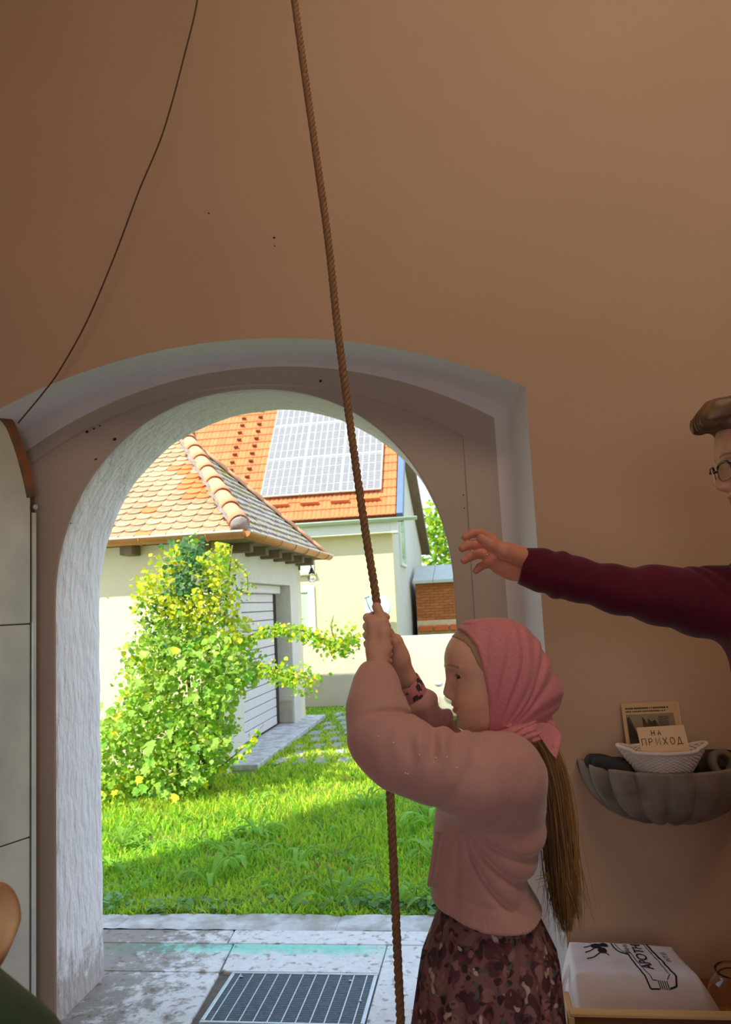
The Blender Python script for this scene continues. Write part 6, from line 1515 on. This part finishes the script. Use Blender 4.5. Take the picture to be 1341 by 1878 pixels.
def ribbon(pts, w, mb):
    Q = spline(pts, 6 * len(pts)) if len(pts) > 2 else np.array(pts, float); Q = np.vstack([Q[i] + (Q[i + 1] - Q[i]) * s for i in range(len(Q) - 1) for s in (0, .5)] + [Q[-1]]); mb.tube(onsack(Q, .0004), w, 5)
def poly_rib(pts, w, mb):
    for a, b in zip(pts[:-1], pts[1:]): mb.tube(onsack(np.linspace(a, b, 8), .0004), w, 5)
lg = MB()
# printed outline like a bottle lying on its side; letters run towards the wall, their tops to the left
poly_rib([(.40, .98), (.42, .80), (.455, .72), (.50, .69), (.53, .40), (.55, .27)], .0020, lg); poly_rib([(.55, .27), (.60, .27)], .0018, lg)
poly_rib([(.66, .28), (.70, .30), (.715, .36), (.70, .60), (.66, .95)], .0024, lg); poly_rib([(.66, .34), (.685, .38), (.675, .60), (.64, .95)], .0010, lg)
poly_rib([(.425, .97), (.445, .82), (.475, .745), (.52, .715), (.555, .42), (.575, .33), (.60, .33)], .0010, lg)
for k in range(5): poly_rib([(.605 + k * .012, .27), (.605 + k * .012, .33)], .0011, lg)
lg.obj('printed_outline', m_logo, sack)
def text_on(txt, u0, v0, hgt, adv, bold=.0):
    cu = bpy.data.curves.new('lettering', 'FONT'); cu.body = txt; cu.size = 1; cu.resolution_u = 3; cu.offset = bold; cu.space_character = adv
    o = bpy.data.objects.new('lettering', cu); COL.objects.link(o); me = bpy.data.meshes.new_from_object(o.evaluated_get(bpy.context.evaluated_depsgraph_get())); bpy.data.objects.remove(o)
    bm = bmesh.new(); bm.from_mesh(me); bmesh.ops.triangulate(bm, faces=bm.faces); bmesh.ops.subdivide_edges(bm, edges=[e for e in bm.edges if e.calc_length() > .25], cuts=2); bm.to_mesh(me); bm.free()
    P = np.array([v.co[:] for v in me.vertices]); uv = np.stack([u0 - P[:, 1] * hgt, v0 + P[:, 0] * hgt * SL_ / SD_ * 1.0], 1); W_ = onsack(np.clip(uv, 0.001, .999), .0014)
    for i, v in enumerate(me.vertices): v.co = W_[i]
    me.materials.append(m_logo); obj('lettering', me, sack)
text_on('BAHN', .520, .70, .050, 1.0); text_on('APOTHEKE', .612, .46, .098, 1.0, .012); text_on('PETER', .755, .60, .045, 1.25)
pk = MB()
for c, r in (((.29, .82), .042), ((.325, .74), .034), ((.29, .90), .040), ((.35, .84), .032)):
    t = np.linspace(0, 2 * np.pi, 9)[:-1]; P = onsack([(c[0] + r * math.cos(x), c[1] + r * 1.25 * math.sin(x)) for x in t], .0012); pk.add(P, [tuple(range(8))])
for s in ([(.29, .80), (.24, .74), (.20, .70)], [(.29, .86), (.24, .82), (.20, .80)], [(.31, .72), (.26, .64), (.20, .60)], [(.34, .72), (.36, .66)]): ribbon(s, .0016, pk)
pk.obj('printed_plug', m_logo, sack)
# gathered mouth with its cord
def mouth(p):
    q = p - sk0; d = s_ell(q, (-.022, .12, .045), (.05, .125, .048)); a = np.arctan2(q[:, 2] - .04, q[:, 1] - .12); return d + .006 * np.sin(a * 9 + q[:, 0] * 40) * np.clip(-(q[:, 0] - .03) / .05, 0, 1) + .004 * vnoise(q, 40, 3)
V, Q = isosurf(mouth, sk0 + np.array([-.09, -.03, -.01]), sk0 + np.array([.05, .27, .12]), .004); V[:, 2] = np.maximum(V[:, 2], TZ + .001); obj('gathered_mouth', amesh('gathered_mouth', V - sk0, Q, m_sack), sack)
for P in (((-.035, .03, .05), (-.01, .08, .10), (.03, .20, .128), (.045, .235, .128), (.03, .21, .128), (-.01, .10, .108), (-.04, .04, .06)), ((-.05, .02, .03), (-.02, .05, .08), (.0, .14, .110), (.02, .2, .12)), ((-.05, .06, .06), (-.06, .02, .03), (-.04, -.01, .012))):
    MB().tube(spline(P, 24), .0032, 6).obj('drawstring', m_sack, sack, True)
# glass bowl with golden filling
gb_c = at(1348, 1742, 2.20); br = .076; m_gold2 = mat('golden_petals', lin((196, 146, 60)), .7, .3, 60, .5, 200, .002)
gbowl = empty('glass_bowl', (gb_c[0], 2.20, TZ), 'round clear glass bowl with golden filling on the low table', 'bowl')
a = np.linspace(-1.35, .98, 22); prof = [(0, .003)] + [(br * math.cos(x), br * math.sin(x) + br * .98) for x in a] + [(br * .62, br * 1.86), (br * .70, br * 1.95), (br * .66, br * 1.95), (br * .58, br * 1.86)] + [((br - .003) * math.cos(x), (br - .003) * math.sin(x) + br * .98) for x in a[::-1]] + [(0, .006)]
MB().lathe(prof, n=40).obj('glass', m_glass, gbowl, True)
def pet(p): q = p - np.array([gb_c[0], 2.20, TZ + br * .98]); return smax(np.linalg.norm(q, axis=1) - br + .006, q[:, 2] + .036 + .004 * vnoise(q, 90, 3), .004) + .002 * vnoise(q, 200, 4)
V, Q = isosurf(pet, np.array([gb_c[0], 2.2, TZ]) - .09, np.array([gb_c[0], 2.2, TZ]) + .1, .004); obj('filling', amesh('filling', V - np.array(gbowl.location), Q, m_gold2), gbowl, kind='stuff')
